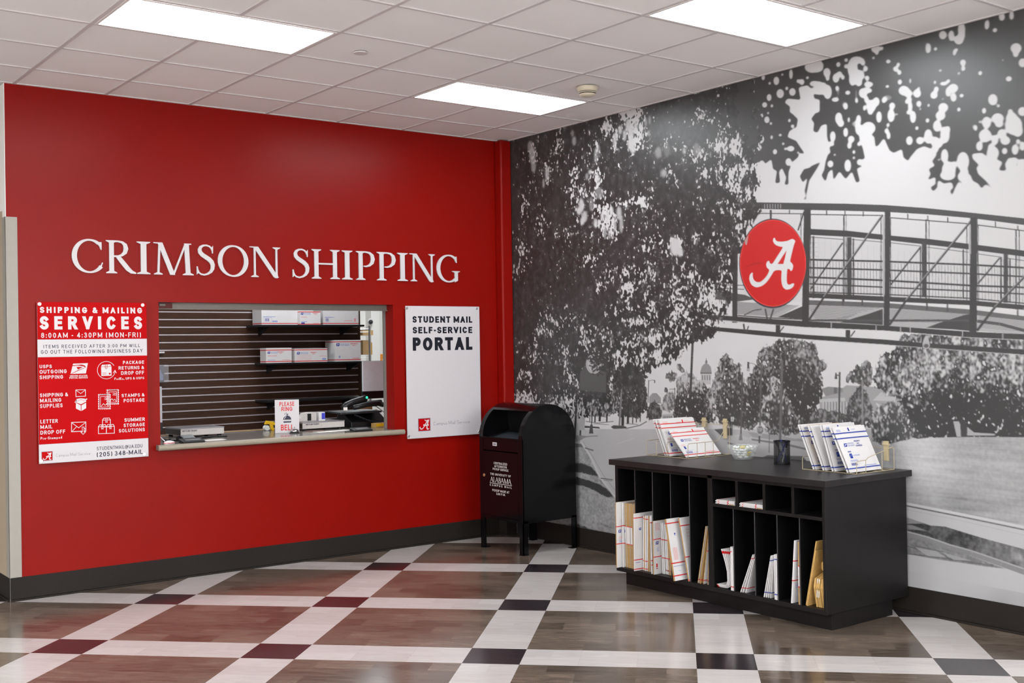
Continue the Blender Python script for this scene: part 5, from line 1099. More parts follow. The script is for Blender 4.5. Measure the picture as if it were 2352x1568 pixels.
def cz(label, x0, x1, y0, y1, dep, Y, **st):
    a, b = z8(x0, y0), z8(x1, y1); carton(label, a[0], b[0], a[1], b[1], dep, Y, st)
bars = lambda u, v: [(u+i*.013, v, u+i*.013+(.008 if i % 3 else .004), v+.17, M_pb) for i in range(7)]
cz('long white shipping box at the left of the upper shelf', 268, 1045, 168, 425, .22, SW-SD+.06, z=ZA, lines=(.06,), marks=[(.03,.44,.26,.47,M_pbl),(.20,.16,.30,.24,M_pbl)]+bars(.06,.20)+[(.03,.15,.19,.16,M_pbl),(.03,.41,.19,.42,M_pbl),(.03,.15,.033,.42,M_pbl),(.187,.15,.19,.42,M_pbl)])
cz('small white shipping box standing in front of the long one on the upper shelf', 846, 1150, 228, 418, .055, SW-SD+.003, z=ZA, lines=(.02,.93), logo=(.03,.74,.022), pm=.62, marks=[(.04,.55,.34,.59,M_prl),(.05,.2,.33,.25,M_pbl),(.05,.08,.22,.17,M_pb),(.62,.09,.92,.12,M_prl)])
cz('white shipping box at the right end of the upper shelf', 1190, 1720, 172, 422, .22, SW-SD+.04, z=ZA, lines=(.06,), marks=[(.05,.82,.32,.87,M_prl),(.05,.42,.30,.45,M_pbl),(.58,.22,.83,.25,M_prl),(.87,.18,.92,.38,M_prl)]+bars(.07,.20)+[(.05,.16,.22,.17,M_pbl),(.05,.4,.22,.41,M_pbl)])
cz('cream ended white shipping box at the left of the middle shelf', 335, 716, 772, 990, .14, SW-SD+.03, z=ZB, lines=(.07,.83), logo=(.05,.62,.022), pm=.46, marks=[(.06,.45,.42,.49,M_prl),(.06,.17,.34,.21,M_pbl),(.62,.18,.94,.21,M_prl)])
cz('low white shipping box in the middle of the middle shelf', 766, 1252, 780, 980, .14, SW-SD+.02, z=ZB, lines=(.06,.88), logo=(.06,.58,.025), pm=.48, marks=[(.06,.15+.09*i,.5+.03*(i%2),.165+.09*i,M_prl) for i in range(5)]+[(.76,.42,.97,.45,M_prl),(.84,.15,.96,.28,M_pbl)])
cz('tall white shipping box at the right end of the middle shelf', 1372, 1752, 655, 968, .22, SW-SD+.03, z=ZB, lines=(.06,.90), logo=(.04,.72,.030), pm=.60, marks=[(.14,.17,.20,.27,M_pbl),(.66,.13,.93,.16,M_prl)])
# small acrylic holders at the left of the slat wall
a, b = at(362, 878, SW-.03), at(387, 842, SW-.03)
t = thing('brochure_holder', 'clear holder with a dark leaflet on the slat wall at the left', 'holder', ((a[0]-.05),SW-.02,a[2]))
mb = MB(); mb.box(a[0]-.12, b[0], SW-.034, SW-.031, a[2], b[2]+.02, mat('clear_acrylic',(235,232,240),.1,var=0,alpha=.14)); mb.build('case', t)
mb = MB(); mb.box(a[0]-.12, b[0]-.045, SW-.030, SW-.026, a[2]+.004, b[2]+.012, M_dark2); fr = FR_RED(SW-.030)
for i in range(4): mb.poly([(b[0]-.085+i*.008,a[2]+.02),(b[0]-.081+i*.008,a[2]+.02),(b[0]-.081+i*.008,a[2]+.12-.015*i),(b[0]-.085+i*.008,a[2]+.12-.015*i)], fr, .0005, M_pbl)
mb.poly([(b[0]-.16,a[2]+.03),(b[0]-.10,a[2]+.02),(b[0]-.12,a[2]+.15)], fr, .0005, M_paper); mb.build('leaflet', t)
a, b = at(367, 811, SW-.03), at(378, 807, SW-.03); mb = MB(); mb.box(a[0]-.05, b[0], SW-.03, SW-.001, a[2], b[2], M_card); tag(mb.build('price_tag_holder'), 'small white tag holder clipped to the slat wall at the left', 'holder')
# ================================================================= store room seen past the slat wall
t = thing('wire_rack', 'chrome wire storage rack in the back room', 'rack', (at(849,900,4.6)[0],4.6,0))
ra = at(849, 800, 4.6)[0]
for x, y in ((ra,4.6),(ra+.02,5.1),(ra-.9,4.6)):
    mb = MB(); mb.tube([(x,y,0),(x,y,at(849,748,4.6)[2])], .014, M_chrome, 12); mb.build('post', t)
for yy in (755, 816):
    z = at(849, yy, 4.6)[2]; mb = MB()
    for b in (4.6,5.1): mb.tube([(ra-.9,b,z),(ra,b,z)], .005, M_chrome, 6); mb.tube([(ra-.9,b,z-.04),(ra,b,z-.04)], .004, M_chrome, 6)
    for k in range(24): mb.tube([(ra-.9+k*.9/23,4.6,z),(ra-.9+k*.9/23,5.1,z)], .003, M_chrome, 5)
    mb.build('wire_shelf', t)
def store_box(label, px0, px1, py0, py1, Y, m, dep=.3, name='storage_box'):
    a, b = at(px0, py1, Y), at(px1, py0, Y); mb = MB(); mb.box(a[0], b[0], Y, Y+dep, a[2], b[2], m); tag(mb.build(name), label, 'box' if 'box' in name else 'envelope', 'cardboard boxes in the back room')
store_box('brown cardboard box on the upper rack shelf in the back room', 833, 857, 758, 769.5, 4.66, M_tan)
store_box('larger tan cardboard box on the lower rack shelf in the back room', 834, 846, 781, 814.5, 4.68, M_tan)
store_box('tan cardboard box beside the white rack post in the back room', 846.4, 855, 786, 814.5, 4.70, M_kraft2)
store_box('tall narrow tan carton beside the edge of the slat wall', 836.2, 840, 858, 910, 4.9, M_tan, .25)
store_box('white lined carton standing on the narrow tan carton', 836.2, 840, 829, 857.5, 4.9, M_card, .25)
WB = 6.19
t = thing('padded_envelope', 'orange envelope leaning in the back room above the monitor', 'envelope', tuple(at(868,830,WB)))
mb = MB(); a, b, c, d = at(857,830,WB), at(876,830,WB), at(880,813,WB), at(862,813,WB)
mb.prism([(q[0],q[2]) for q in (a,b,c,d)], FR_RED(WB), -.0095, .02, M_orange); mb.poly([(a[0]+.04,a[2]+.03),(a[0]+.10,a[2]+.03),(a[0]+.10,a[2]+.09),(a[0]+.04,a[2]+.09)], FR_RED(WB-.02), .001, M_paper); mb.build('sleeve', t)
mb = MB(); a = at(857, 740, 6.0)
t = thing('security_camera', 'white dome camera on the pale back room wall', 'camera', (at(850,738,6.0)[0],6.0,at(850,738,6.0)[2]))
c = at(850, 738, 6.0); mb.lathe([(.045,0),(.045,-.015),(.036,-.03)], (c[0],6.0,c[2]), M_card, 24, 'y'); mb.build('housing', t, smooth=True)
mb = MB(); mb.lathe([(.032,-.03),(.026,-.046),(.014,-.056),(0,-.058)], (c[0]-.008,6.0,c[2]-.008), M_dark2, 24, 'y'); mb.build('dome', t, smooth=True)
mb = MB(); x = at(866, 760, 6.05)[0]; mb.box(x-.10, x+.04, 6.04, 6.2, 0, HC, M_white_wall); struct(mb.build('pillar'), 'pale pilaster on the back room wall')
mb = MB(); mb.box(.16, 4.4, 6.2, 6.3, 0, HC, M_white_wall); struct(mb.build('wall_back_room'))
mb = MB(); x = at(852, 720, 6.1)[0]; mb.tube([(x,6.10,0),(x,6.10,HC)], .03, M_white_wall, 12); tag(mb.build('wall_pipe'), 'thin white pipe running up the back room wall', 'pipe')
# ================================================================= collection mailbox
def mailbox():
    XF, XB, YN, YS, ZB_, ZS, ZT = -.603, -.052, -.398, -.973, .250, .915, 1.186
    xc, rx, rz = (XF+XB)/2, (XB-XF)/2, ZT-ZS
    t = thing('mailbox', 'glossy black collection mailbox with rounded top in the corner', 'mailbox', (xc, (YN+YS)/2, 0))
    arcp = lambda a: (xc+rx*math.cos(math.radians(a)), ZS+rz*math.sin(math.radians(a)))
    side = [(XF,ZB_),(XB,ZB_)]+[arcp(a) for a in range(0,181,6)]
    frs = lambda a, b, c: (a, c, b)
    for y0, y1 in ((YS,YS+.012),(YN-.012,YN)):
        mb = MB(); mb.prism(side, frs, y0, y1, M_mail); mb.build('side_panel', t, bevel=.003)
    mb = MB()
    def sheet(pts, th, y0, y1, m):
        for (a,b),(c,d) in zip(pts, pts[1:]):
            L = math.hypot(c-a,d-b); nx, nz = -(d-b)/L*th, (c-a)/L*th
            mb.prism([(a,b),(c,d),(c+nx,d+nz),(a+nx,b+nz)], frs, y0, y1, m)
    sheet([arcp(a) for a in range(0,127,6)], .006, YS+.012, YN-.012, M_mail)                  # top and back of the hood
    sheet([(XB,ZB_),(XB,ZS)], .008, YS+.012, YN-.012, M_mail)
    for y0, y1 in ((YS-.004,YS+.046),(YN-.046,YN+.004)):
        sheet([arcp(a) for a in range(126,181,6)], .010, y0, y1, M_mail)                        # straps beside the opening
    mb.box(XF+.004, XB-.01, YS+.012, YN-.012, ZB_, ZB_+.012, M_mail)
    mb.box(XF-.002, XF+.012, YS, YS+.05, ZB_, ZS, M_mail); mb.box(XF-.002, XF+.012, YN-.05, YN, ZB_, ZS, M_mail)
    mb.box(XF, XF+.010, YS+.05, YN-.05, ZB_, .275, M_mail)
    mb.build('hood', t)
    mb = MB(); mb.box(XF-.001, XF+.010, YS+.052, YN-.052, .810, ZS-.004, M_mail); mb.box(XF-.012, XF+.012, YS+.048, YN-.048, ZS-.008, ZS+.003, M_mail); mb.build('upper_panel', t, bevel=.002)
    mb = MB(); mb.box(XF-.004, XF-.001, -.64, -.585, .848, .876, M_print_w); mb.box(XF-.0045, XF-.004, -.634, -.591, .855, .869, M_grey_ink); mb.build('name_plate', t, bevel=.001)
    mb = MB(); mb.box(XF-.003, XF+.010, YS+.052, YN-.052, .278, .802, M_mail)
    fr = lambda a, b, c: (XF-.003-c, -a, b)                    # a runs along -y
    q = lambda x, y: (lambda p: (-p[1], p[2]))(hit(1090+x/13.064, 1040+y/13.064, 0, XF-.003))
    def T(s, xl, yl, xr, yr, hpx, w, track=.03):
        (a0, z0), (a1, z1) = q(xl, yl), q(xr, yr); h = q(xl, yl-hpx)[1]-z0
        fit_text(mb, s, fr, a0, a1, (z0+z1)/2, h, w, M_print_w, .0006, track)
    T('CENTRALIZED',575,333,980,378,68,.155); T('AFTERNOON',595,425,968,465,66,.155); T('PICKUP SERVICE',548,508,1015,562,66,.155); T('THE UNIVERSITY OF',475,660,1088,730,66,.15,.08)
    T('CAMPUS MAIL',460,985,1120,1070,62,.15,.28); T('PICKUP MADE AT',537,1145,1045,1215,66,.16); T('2:00 P.M.',655,1255,925,1290,66,.16)
    x = 0.0; word = []
    for ch in 'ALABAMA':
        w, P = serif_polys(ch); k = .82
        word += [[(x+a*k, b) for a, b in pp] for pp in P]; x += w*k-.10
    (a0, z0), (a1, z1) = q(462, 868), q(1112, 940); h = q(462, 715)[1]-z0; zz = (z0+z1)/2; mx = max(a for pp in word for a, b in pp); mn = min(a for pp in word for a, b in pp)
    for pp in word: mb.poly([(a0+(a-mn)/(mx-mn)*(a1-a0), zz+b*h) for a, b in pp], fr, .0006, M_print_w)
    (a0, z0), (a1, z1) = q(458, 880), q(1122, 972); zz = (z0+z1)/2; mb.poly([(a0,zz-.001),(a1,zz-.001),(a1,zz-.0045),(a0,zz-.0045)], fr, .0006, M_print_w)
    d = mb.build('door', t); d['label'] = 'locked front door with white lettering'
    mb = MB(); mb.lathe([(.013,0),(.013,.005),(.009,.007),(.009,.004),(0,.004)], (0,0,0), M_brass, 20, 'x'); mb.v = [(XF-.003-a,-.462+b,.600+c) for a, b, c in mb.v]; mb.f = [f_[::-1] for f_ in mb.f]; mb.build('lock', d)
    mb = MB()
    mb.face([(XF+.012,YS+.013,.895),(XF+.012,YN-.013,.895),(XF+.30,YN-.013,.955),(XF+.30,YS+.013,.955)], M_maildark)
    mb.face([(XF+.30,YS+.013,.955),(XF+.30,YN-.013,.955),(XF+.27,YN-.013,1.165),(XF+.27,YS+.013,1.165)], M_maildark)
    mb.build('hopper', t)
    mb = MB(); mb.prism([(XF+.02,.904),(XF+.20,.944),(XF+.20,.948),(XF+.02,.908)], frs, YS+.02, YN-.13, M_traygrey); mb.build('tray', t)
    mb = MB(); mb.box(XF+.262, XF+.268, -.80, -.70, 1.125, 1.130, M_print_w); mb.build('scuff_plate', t)
    for x, y in ((XF,YS),(XF,YN-.05),(XB-.05,YS),(XB-.05,YN-.05)):
        mb = MB(); fx = x if x == XF else x+.042; fy = y if y == YS else y+.042
        mb.box(fx, fx+.008, y, y+.05, .004, ZB_+.02, M_mail); mb.box(x, x+.05, fy, fy+.008, .004, ZB_+.02, M_mail); mb.box(x-.004, x+.054, y-.004, y+.054, 0, .005, M_mail); mb.build('leg', t)
mailbox()
# ================================================================= sorting cabinet
CX, CXB, CYL, CYR = -.80, -.022, -2.278, -4.034
CTOP, CUND = .866, .829
def cabinet():
    t = thing('sorting_cabinet', 'dark laminate sorting cabinet with open slots in front of the mural', 'cabinet', ((CX+CXB)/2,(CYL+CYR)/2,0))
    def P(name, *a, m=M_lam, bev=.0012):
        mb = MB(); mb.box(*a, m); return mb.build(name, t, bevel=bev)
    P('countertop', CX-.030, -.004, CYR-.030, CYL+.030, CUND, CTOP, m=M_lamtop, bev=.002)
    P('side_panel', CX, CXB, CYR, CYR+.021, .103, CUND-.0005); P('side_panel', CX, CXB, CYL-.021, CYL, .103, CUND-.0005)
    P('center_partition', CX, CXB, -3.175, -3.136, .13, CUND-.0005); P('bottom_shelf', CX, CXB, CYR+.021, CYL-.021, .103, .130)
    def D(y, z0, z1):
        mb = MB(); mb.box(CX+.006, CXB-.013, y-.003, y+.003, z0, z1, M_lamshade); mb.box(CX+.004, CX+.006, y-.003, y+.003, z0, z1, M_lamedge); mb.build('slot_divider', t)  # divider sides in the shade-dark laminate, front edge lighter
    P('back_panel', CXB-.012, CXB-.0005, CYR+.0215, CYL-.0215, .1305, CUND-.001, m=M_lamshade); P('top_rail', CX, CX+.02, CYR+.0215, CYL-.0215, .806, CUND-.0008)
    P('middle_shelf', CX, CXB-.013, CYR+.0215, -3.1755, .633, .653)
    def C(y):
        mb = MB(); mb.box(CX+.003, CXB-.013, y-.010, y+.010, .6535, .8055, M_lamshade); mb.box(CX, CX+.003, y-.010, y+.010, .6535, .8055, M_lam); mb.build('cubby_divider', t)
    for y in (-3.377,-3.592,-3.807): C(y)
    for y in (-2.469,-2.638,-2.805,-2.974): D(y, .1305, .8055)
    for y in (-3.343,-3.512,-3.683,-3.848): D(y, .1305, .6325)
    for ya, yb in ((CYR+.0212,CYR+.0222),(CYL-.0222,CYL-.0212),(-3.1358,-3.1348),(-3.1762,-3.1752)):  # thin dark sheets added to paint slot shade on the panel sides
        mb = MB(); mb.box(CX+.012, CXB-.0128, ya, yb, .131, .828, M_lamshade); mb.build('slot_shade_sheet', t)
    P('plinth', -.716, -.137, -4.003, -2.283, 0, .1028)
cabinet()
# ================================================================= flat boxes and mailers in the slots
ORD = ['first','second','third','fourth','fifth','sixth','seventh','eighth','ninth','tenth','eleventh']
ZF = .1305
def mailer(name, label, cat, group, x, y, z0, w, h, t, top_dy=0.0, lines=(), edge=None, face=None, ink=None, band=None, logo_at=None, marks=(), texts=(), yaw=0.0, lw=.006, puff=0.0, flat=False):
    edge = edge or M_card; face = face or M_card; ink = ink or M_pr
    mb = MB(); fr = lambda a, b, c: (a, -t/2-c, b)
    if puff:
        n = 8; vs = []; k = 0
        for j in range(n+1):
            for i in range(n+1):
                u, v = i/n, j/n; vs.append((w*u, -t*.2-puff*min(1, 6*u*(1-u))*min(1, 6*v*(1-v)), h*v))
        m = len(vs); vs += [(a, -b, c) for a, b, c in vs]
        fs = [(j*(n+1)+i, j*(n+1)+i+1, (j+1)*(n+1)+i+1, (j+1)*(n+1)+i) for j in range(n) for i in range(n)]; fs += [tuple(m+q for q in f[::-1]) for f in fs]
        rim = [i for i in range(n+1)]+[j*(n+1)+n for j in range(1,n+1)]+[n*(n+1)+i for i in range(n-1,-1,-1)]+[j*(n+1) for j in range(n-1,0,-1)]
        fs += [(rim[i], m+rim[i], m+rim[(i+1)%len(rim)], rim[(i+1)%len(rim)])[::-1] for i in range(len(rim))]
        mb.add(vs, fs, face); fr = lambda a, b, c: (a, -t*.2-puff*min(1, 6*a/w*(1-a/w))*min(1, 6*b/h*(1-b/h))-.0012-c, b)
    else:
        mb.add([(0,-t/2,0),(w,-t/2,0),(w,t/2,0),(0,t/2,0),(0,-t/2,h),(w,-t/2,h),(w,t/2,h),(0,t/2,h)], [(0,1,5,4),(2,3,7,6)], face)
        mb.add([(0,-t/2,0),(w,-t/2,0),(w,t/2,0),(0,t/2,0),(0,-t/2,h),(w,-t/2,h),(w,t/2,h),(0,t/2,h)], [(3,0,4,7),(0,3,2,1),(4,5,6,7),(1,2,6,5)], edge)
    for z in lines:
        if puff:
            for i in range(8): mb.poly([(w*i/8,z),(w*(i+1)/8,z),(w*(i+1)/8,z+lw),(w*i/8,z+lw)], fr, .0004, ink)
            e = t*.2+.001; mb.face([(-.0006,e,z),(-.0006,-e,z),(-.0006,-e,z+lw),(-.0006,e,z+lw)], ink)
        else:
            mb.poly([(0,z),(w,z),(w,z+lw),(0,z+lw)], fr, .0004, ink); mb.face([(-.0004,t/2,z),(-.0004,-t/2,z),(-.0004,-t/2,z+lw),(-.0004,t/2,z+lw)], ink)
    if band:
        a, b = band; mb.face([(-.0003,t*.42,a),(-.0003,-t*.42,a),(-.0003,-t*.42,b),(-.0003,t*.42,b)], M_card)
        for z in (a, b-lw): mb.face([(-.0006,t*.42,z),(-.0006,-t*.42,z),(-.0006,-t*.42,z+lw),(-.0006,t*.42,z+lw)], ink)
    if logo_at: logo(mb, fr, logo_at[0], logo_at[1], logo_at[2], M_pb, .0006)
    for (u0,v0,u1,v1,m) in marks: mb.poly([(u0,v0),(u1,v0),(u1,v1),(u0,v1)], fr, .0005, m)
    for (s_, u0, u1, v, hh, m) in texts: fit_text(mb, s_, fr, u0, u1, v, hh, .19, m, .0006)
    th = -math.atan2(top_dy, math.sqrt(max(1e-6, h*h-top_dy*top_dy)))
    lift = abs(math.sin(th))*t/2+.0006
    o = mb.build(name, loc=(x, y, z0+lift), rot=(th if not flat else 0, 0, yaw))
    return tag(o, label, cat, group)
BX = 'flat_mailing_box'; EN = 'mailing_envelope'
rnd = random.Random(11)
def T_block(x0, x1, z0, n, m, d=.009): return [(x0, z0+i*d, x1-.004*(i % 3), z0+i*d+.003, m) for i in range(n)]
# leftmost slot
g = 'flat boxes in the leftmost slot'
mailer(BX, 'white flat box at the left side of the leftmost cabinet slot', 'box', g, CX-.032, -2.314, ZF, .34, .445, .008, .0, (.276,.158), M_kraft, logo_at=(.016,.236,.020), marks=T_block(.02,.055,.195,2,M_prl)+T_block(.024,.05,.17,3,M_pbl,.007))
mailer(BX, 'narrow white box face second from the left in the leftmost slot', 'box', g, CX+.014, -2.330, ZF, .33, .440, .008, .0, (.280,.160), M_card, logo_at=(.012,.236,.020), marks=T_block(.014,.03,.175,3,M_pbl,.007))
for k in range(8):
    mailer(BX, 'brown edged box with white band, %s of the tight stack in the leftmost slot' % ORD[k], 'box', g, CX+.026+.006*rnd.random(), -2.347-.0128*k, ZF, .32, .440-.004*rnd.random(), .0105, .003, (), M_kraft, M_cardg, band=(.156,.282) if k < 6 else None)
# second slot
g = 'flat boxes in the second slot'
mailer(BX, 'white flat box at the left of the second cabinet slot with red top line', 'box', g, CX-.022, -2.480, ZF, .30, .385, .008, -.004, (.352,.070,.008), M_card, logo_at=(.040,.27,.016), marks=[(.01,.053,.05,.056,M_pb)])
for k in range(8):
    mailer(BX, '%s thin box edge in the second cabinet slot' % ORD[k].capitalize(), 'box', g, CX+.034+.010*rnd.random(), -2.498-.0138*k, ZF, .29, .372-.008*rnd.random(), .0095, -.012, (.345,.062,.010) if k in (0,2,3,7) else (), M_card if k in (0,2,3,7) else M_kraft, M_card)
mailer(BX, 'white box face at the right side of the second cabinet slot', 'box', g, CX-.004, -2.627, ZF, .30, .385, .006, .006, (.335,.085,.055), M_card)
# third slot
g = 'flat boxes in the third slot'
mailer(BX, 'white flat box with blue emblem at the left of the third slot', 'box', g, CX-.010, -2.652, ZF, .30, .352, .008, .0, (.228,.112), M_kraft, logo_at=(.018,.196,.020), marks=T_block(.015,.06,.29,6,M_prl)+[(.02,.045,.034,.07,M_pr),(.02,.035,.036,.04,M_pr)]+T_block(.03,.05,.15,4,M_pbl,.007))
for k in range(6):
    mailer(BX, 'white edged box with red marks, %s of the sheaf in the third slot' % ORD[k], 'box', g, CX+.052+.008*rnd.random(), -2.672-.0148*k, ZF, .29, .340-.01*rnd.random(), .009, .010, (.222,.102), M_card if k < 4 else M_kraft, M_card, band=(.022,.030) if k > 1 else None)
# fourth slot
g = 'flat boxes in the fourth slot'
mailer(BX, 'large white box leaning out of the fourth slot, nearest its left divider', 'box', g, CX-.062, -2.895, ZF, .118, .395, .014, .072, (.362,.108,.028), M_kraft, marks=[(.050,.292,.062,.300,M_pb),(.052,.284,.060,.293,M_pbl),(.004,.090,.10,.092,M_pb)]+[(.022+.008*i,.13,.0255+.008*i,.21,M_prl) for i in range(5)]+[(.04,.06,.07,.062,M_pbl)], lw=.007)
mailer(BX, 'white box leaning behind the large one in the fourth slot', 'box', g, CX+.002, -2.960, ZF, .30, .405, .009, .080, (.350,.150,.004), M_kraft, logo_at=(.070,.112,.022), marks=T_block(.04,.12,.28,3,M_prl,.022)+T_block(.07,.12,.21,3,M_prl)+[(.07,.075,.12,.079,M_prl),(.09,.03,.12,.036,M_pbl)])
# fifth slot
g = 'flat boxes in the fifth slot'
for k, (yb, yt, h, lab) in enumerate([(-3.030,-3.106,.375,'brown edged box leaning left of the others in the fifth slot'),(-3.072,-3.1275,.340,'white box leaning in the middle of the fifth slot'),(-3.106,-3.1305,.300,'narrow white box leaning against the centre partition in the fifth slot')]):
    mailer(BX, lab, 'box', g, CX+.012+.004*k, yb, ZF, .28, h, .0055, yt-yb, (.020,.012+.2*k) if k else (.02,), M_kraft, M_card)
mailer(BX, 'second brown edged box leaning in the fifth slot', 'box', g, CX+.010, -3.049, ZF, .28, .360, .005, -.071, (.02,), M_kraft, M_kraft)
# sixth slot: soft envelopes slumping to the left
g = 'soft envelopes slumped in the sixth slot'
BASE = [(-3.194,.1350),(-3.235,.1350),(-3.270,.1370),(-3.292,.150),(-3.302,.185),(-3.305,.24),(-3.305,.29),(-3.304,.34),(-3.303,.374)]
for k in range(5):
    d_ = 4-k; pr = []
    for i, (a, b) in enumerate(BASE):
        p, q = BASE[max(0,i-1)], BASE[min(len(BASE)-1,i+1)]; L = math.hypot(q[0]-p[0], q[1]-p[1]); nx, nz = (q[1]-p[1])/L, -(q[0]-p[0])/L
        pr.append((a+nx*.0042*d_+d_*.0125*max(0,(b-.2)/.174)**1.5, b+nz*.0042*d_))
    mb = MB(); th = .0024; x0, x1 = CX+.006+.004*k, CX+.24
    for (a,b),(c,d) in zip(pr, pr[1:]):
        L = math.hypot(c-a,d-b); nx, nz = -(d-b)/L*th, (c-a)/L*th
        i = pr.index((a,b)); m = M_card
        mb.add([(x0,a,b),(x0,c,d),(x0,c+nx,d+nz),(x0,a+nx,b+nz),(x1,a,b),(x1,c,d),(x1,c+nx,d+nz),(x1,a+nx,b+nz)], [(0,1,2,3),(4,7,6,5),(0,4,5,1),(1,5,6,2),(2,6,7,3),(3,7,4,0)], m)
    a, b = pr[-1]; c, d = pr[-2]; e = .0003
    f = lambda q, s: (a+(c-a)*q+s, b+(d-b)*q)
    for s in (e, -th-e): mb.face([(x0-.0005,)+f(.35,s),(x1,)+f(.35,s),(x1,)+f(.75,s),(x0-.0005,)+f(.75,s)], M_pr)
    mb.face([(x0-.0006,)+f(.3,e),(x0-.0006,)+f(.3,-th-e),(x0-.0006,)+f(.8,-th-e),(x0-.0006,)+f(.8,e)], M_pr)
    mb.face([(x0-.0006,pr[0][0],pr[0][1]-th),(x0-.0006,pr[0][0]-.012,pr[0][1]-th),(x0-.0006,pr[0][0]-.012,pr[0][1]),(x0-.0006,pr[0][0],pr[0][1])], M_pr)
    tag(mb.build(EN), 'slumped white envelope with red line, %s from the left in the sixth slot' % ORD[k], 'envelope', g)
for k in range(2): mailer(EN, ['upright white envelope beside the slumped ones in the sixth slot','upright white envelope against the right divider of the sixth slot'][k], 'envelope', g, CX+.004, -3.320-.011*k, ZF, .25, .268-.004*k, .009, .0, (.235,.02) if k == 0 else (.02,), M_card, marks=[(.01,.20,.03,.24,M_pbl)] if k else ())
# seventh slot
g = 'leaning envelopes in the seventh slot'
for k, (yb, yt, h) in enumerate([(-3.390,-3.492,.262),(-3.405,-3.4995,.256),(-3.424,-3.5065,.250)]):
    mailer(EN, 'white envelope with red stripe leaning right, %s from the left in the seventh slot' % ORD[k], 'envelope', g, CX+.006+.003*k, yb, ZF, .24, h, .0038, yt-yb, (.028,.232), M_card)
# eighth slot
g = 'blue striped envelopes in the eighth slot'
for k, (yb, yt) in enumerate([(-3.573,-3.632),(-3.587,-3.638),(-3.601,-3.644),(-3.615,-3.650)]):
    mailer(EN, 'blue striped white envelope leaning right, %s from the left in the eighth slot' % ORD[k], 'envelope', g, CX+.006+.003*k, yb, ZF, .24, .262, .0036, yt-yb, (.028,.228), M_card, ink=M_pb)
for k in range(2): mailer(EN, ['upright blue striped envelope left of the last one in the eighth slot','upright blue striped envelope against the right divider of the eighth slot'][k], 'envelope', g, CX+.005, -3.660-.012*k, ZF, .24, .266+.004*k, .008, .0, (.028,.235), M_card, ink=M_pb)
# ninth slot
g = 'flat boxes in the ninth slot'
mailer(BX, 'white box with red lines leaning right in the ninth slot', 'box', g, CX+.004, -3.782, ZF, .30, .368, .009, -.030, (.245,.130), M_card, marks=T_block(.03,.07,.225,1,M_prl)+[(.03,.15,.07,.153,M_prl)]+T_block(.02,.06,.09,3,M_pbl)+[(.05,.075,.053,.115,M_pbl),(.07,.075,.073,.115,M_pbl),(.05,.075,.073,.078,M_pbl),(.05,.112,.073,.115,M_pbl)])
mailer(BX, 'thin brown edged box against the right divider of the ninth slot', 'box', g, CX+.006, -3.836, ZF, .30, .362, .009, -.001, (.22,.10), M_kraft, M_card, band=(.10,.226))
# tenth slot: kraft mailers
g = 'brown kraft mailers in the tenth slot'
for k, (yb, yt, h, x) in enumerate([(-3.868,-3.948,.385,.028),(-3.890,-3.985,.415,.290),(-3.883,-3.950,.330,.016)]):
    mailer('kraft_mailer', ['brown kraft mailer leaning furthest left in the tenth slot','tallest brown kraft mailer at the back of the tenth slot','short brown kraft mailer leaning behind the tied bundle'][k], 'mailer', g, CX+x, yb, ZF, .26, h, .008, yt-yb, (), M_kraft2, M_kraft2)
for k in range(5):
    y0 = -3.934-.0148*k; w = .0128; mb = MB()
    prof = [(0,.0005),(.0,.01),(-.022,.115),(-.012,.165),(.10,.205),(.20,.205),(.20,.01)]
    x0 = CX+.034+.003*(k % 2)
    mb.prism([(x0+a, ZF+b) for a, b in prof], lambda a, b, c: (a, c, b), y0-w, y0, M_kraft2)
    if k in (1,2): mb.prism([(x0-.023,ZF+.06),(x0-.018,ZF+.062),(x0-.009,ZF+.165),(x0-.015,ZF+.167)], lambda a, b, c: (a, c, b), y0-w*.7, y0-w*.3, M_candy)
    tag(mb.build('kraft_mailer', bevel=.002), 'folded brown kraft mailer in the tied bundle, %s from the left' % ORD[k], 'mailer', g)
mb = MB(); mb.box(CX+.05, CX+.22, -4.006, -3.956, ZF+.207, ZF+.262, M_kraft2); tag(mb.build('kraft_mailer', bevel=.014, seg=3), 'rolled brown kraft mailer lying on top of the tied bundle', 'mailer', g)
# cubbies
for (ya, yb, lab) in ((-3.196,-3.352,'first'),(-3.392,-3.575,'second')):
    for k in range(4):
        mb = MB(); z = .6535+.0062*k; s = .006*(k % 2)
        mb.box(CX+.006+s, CX+.26, yb+s*.3, ya-s*.5, z+.0003, z+.006, M_card)
        mb.box(CX+.0055+s, CX+.006+s, ya-.030, ya-.022-s, z+.0008, z+.0055, M_pr); mb.box(CX+.0055+s, CX+.006+s, yb+.05, yb+.06, z+.0008, z+.0055, M_pr)
        if k == 0: mb.box(CX+.0054+s, CX+.006+s, yb+.004, yb+.045, z+.0008, z+.0055, M_kraft)
        if k == 3: mb.box(CX+.006+s, CX+.26, ya-.012, ya-.008, z+.006, z+.0064, M_pr)
        tag(mb.build('flat_mailer', bevel=.0008), 'white mailer lying in the %s upper cubby, %s from the bottom' % (lab, ORD[k]), 'mailer', 'white mailers lying in the upper cubbies')
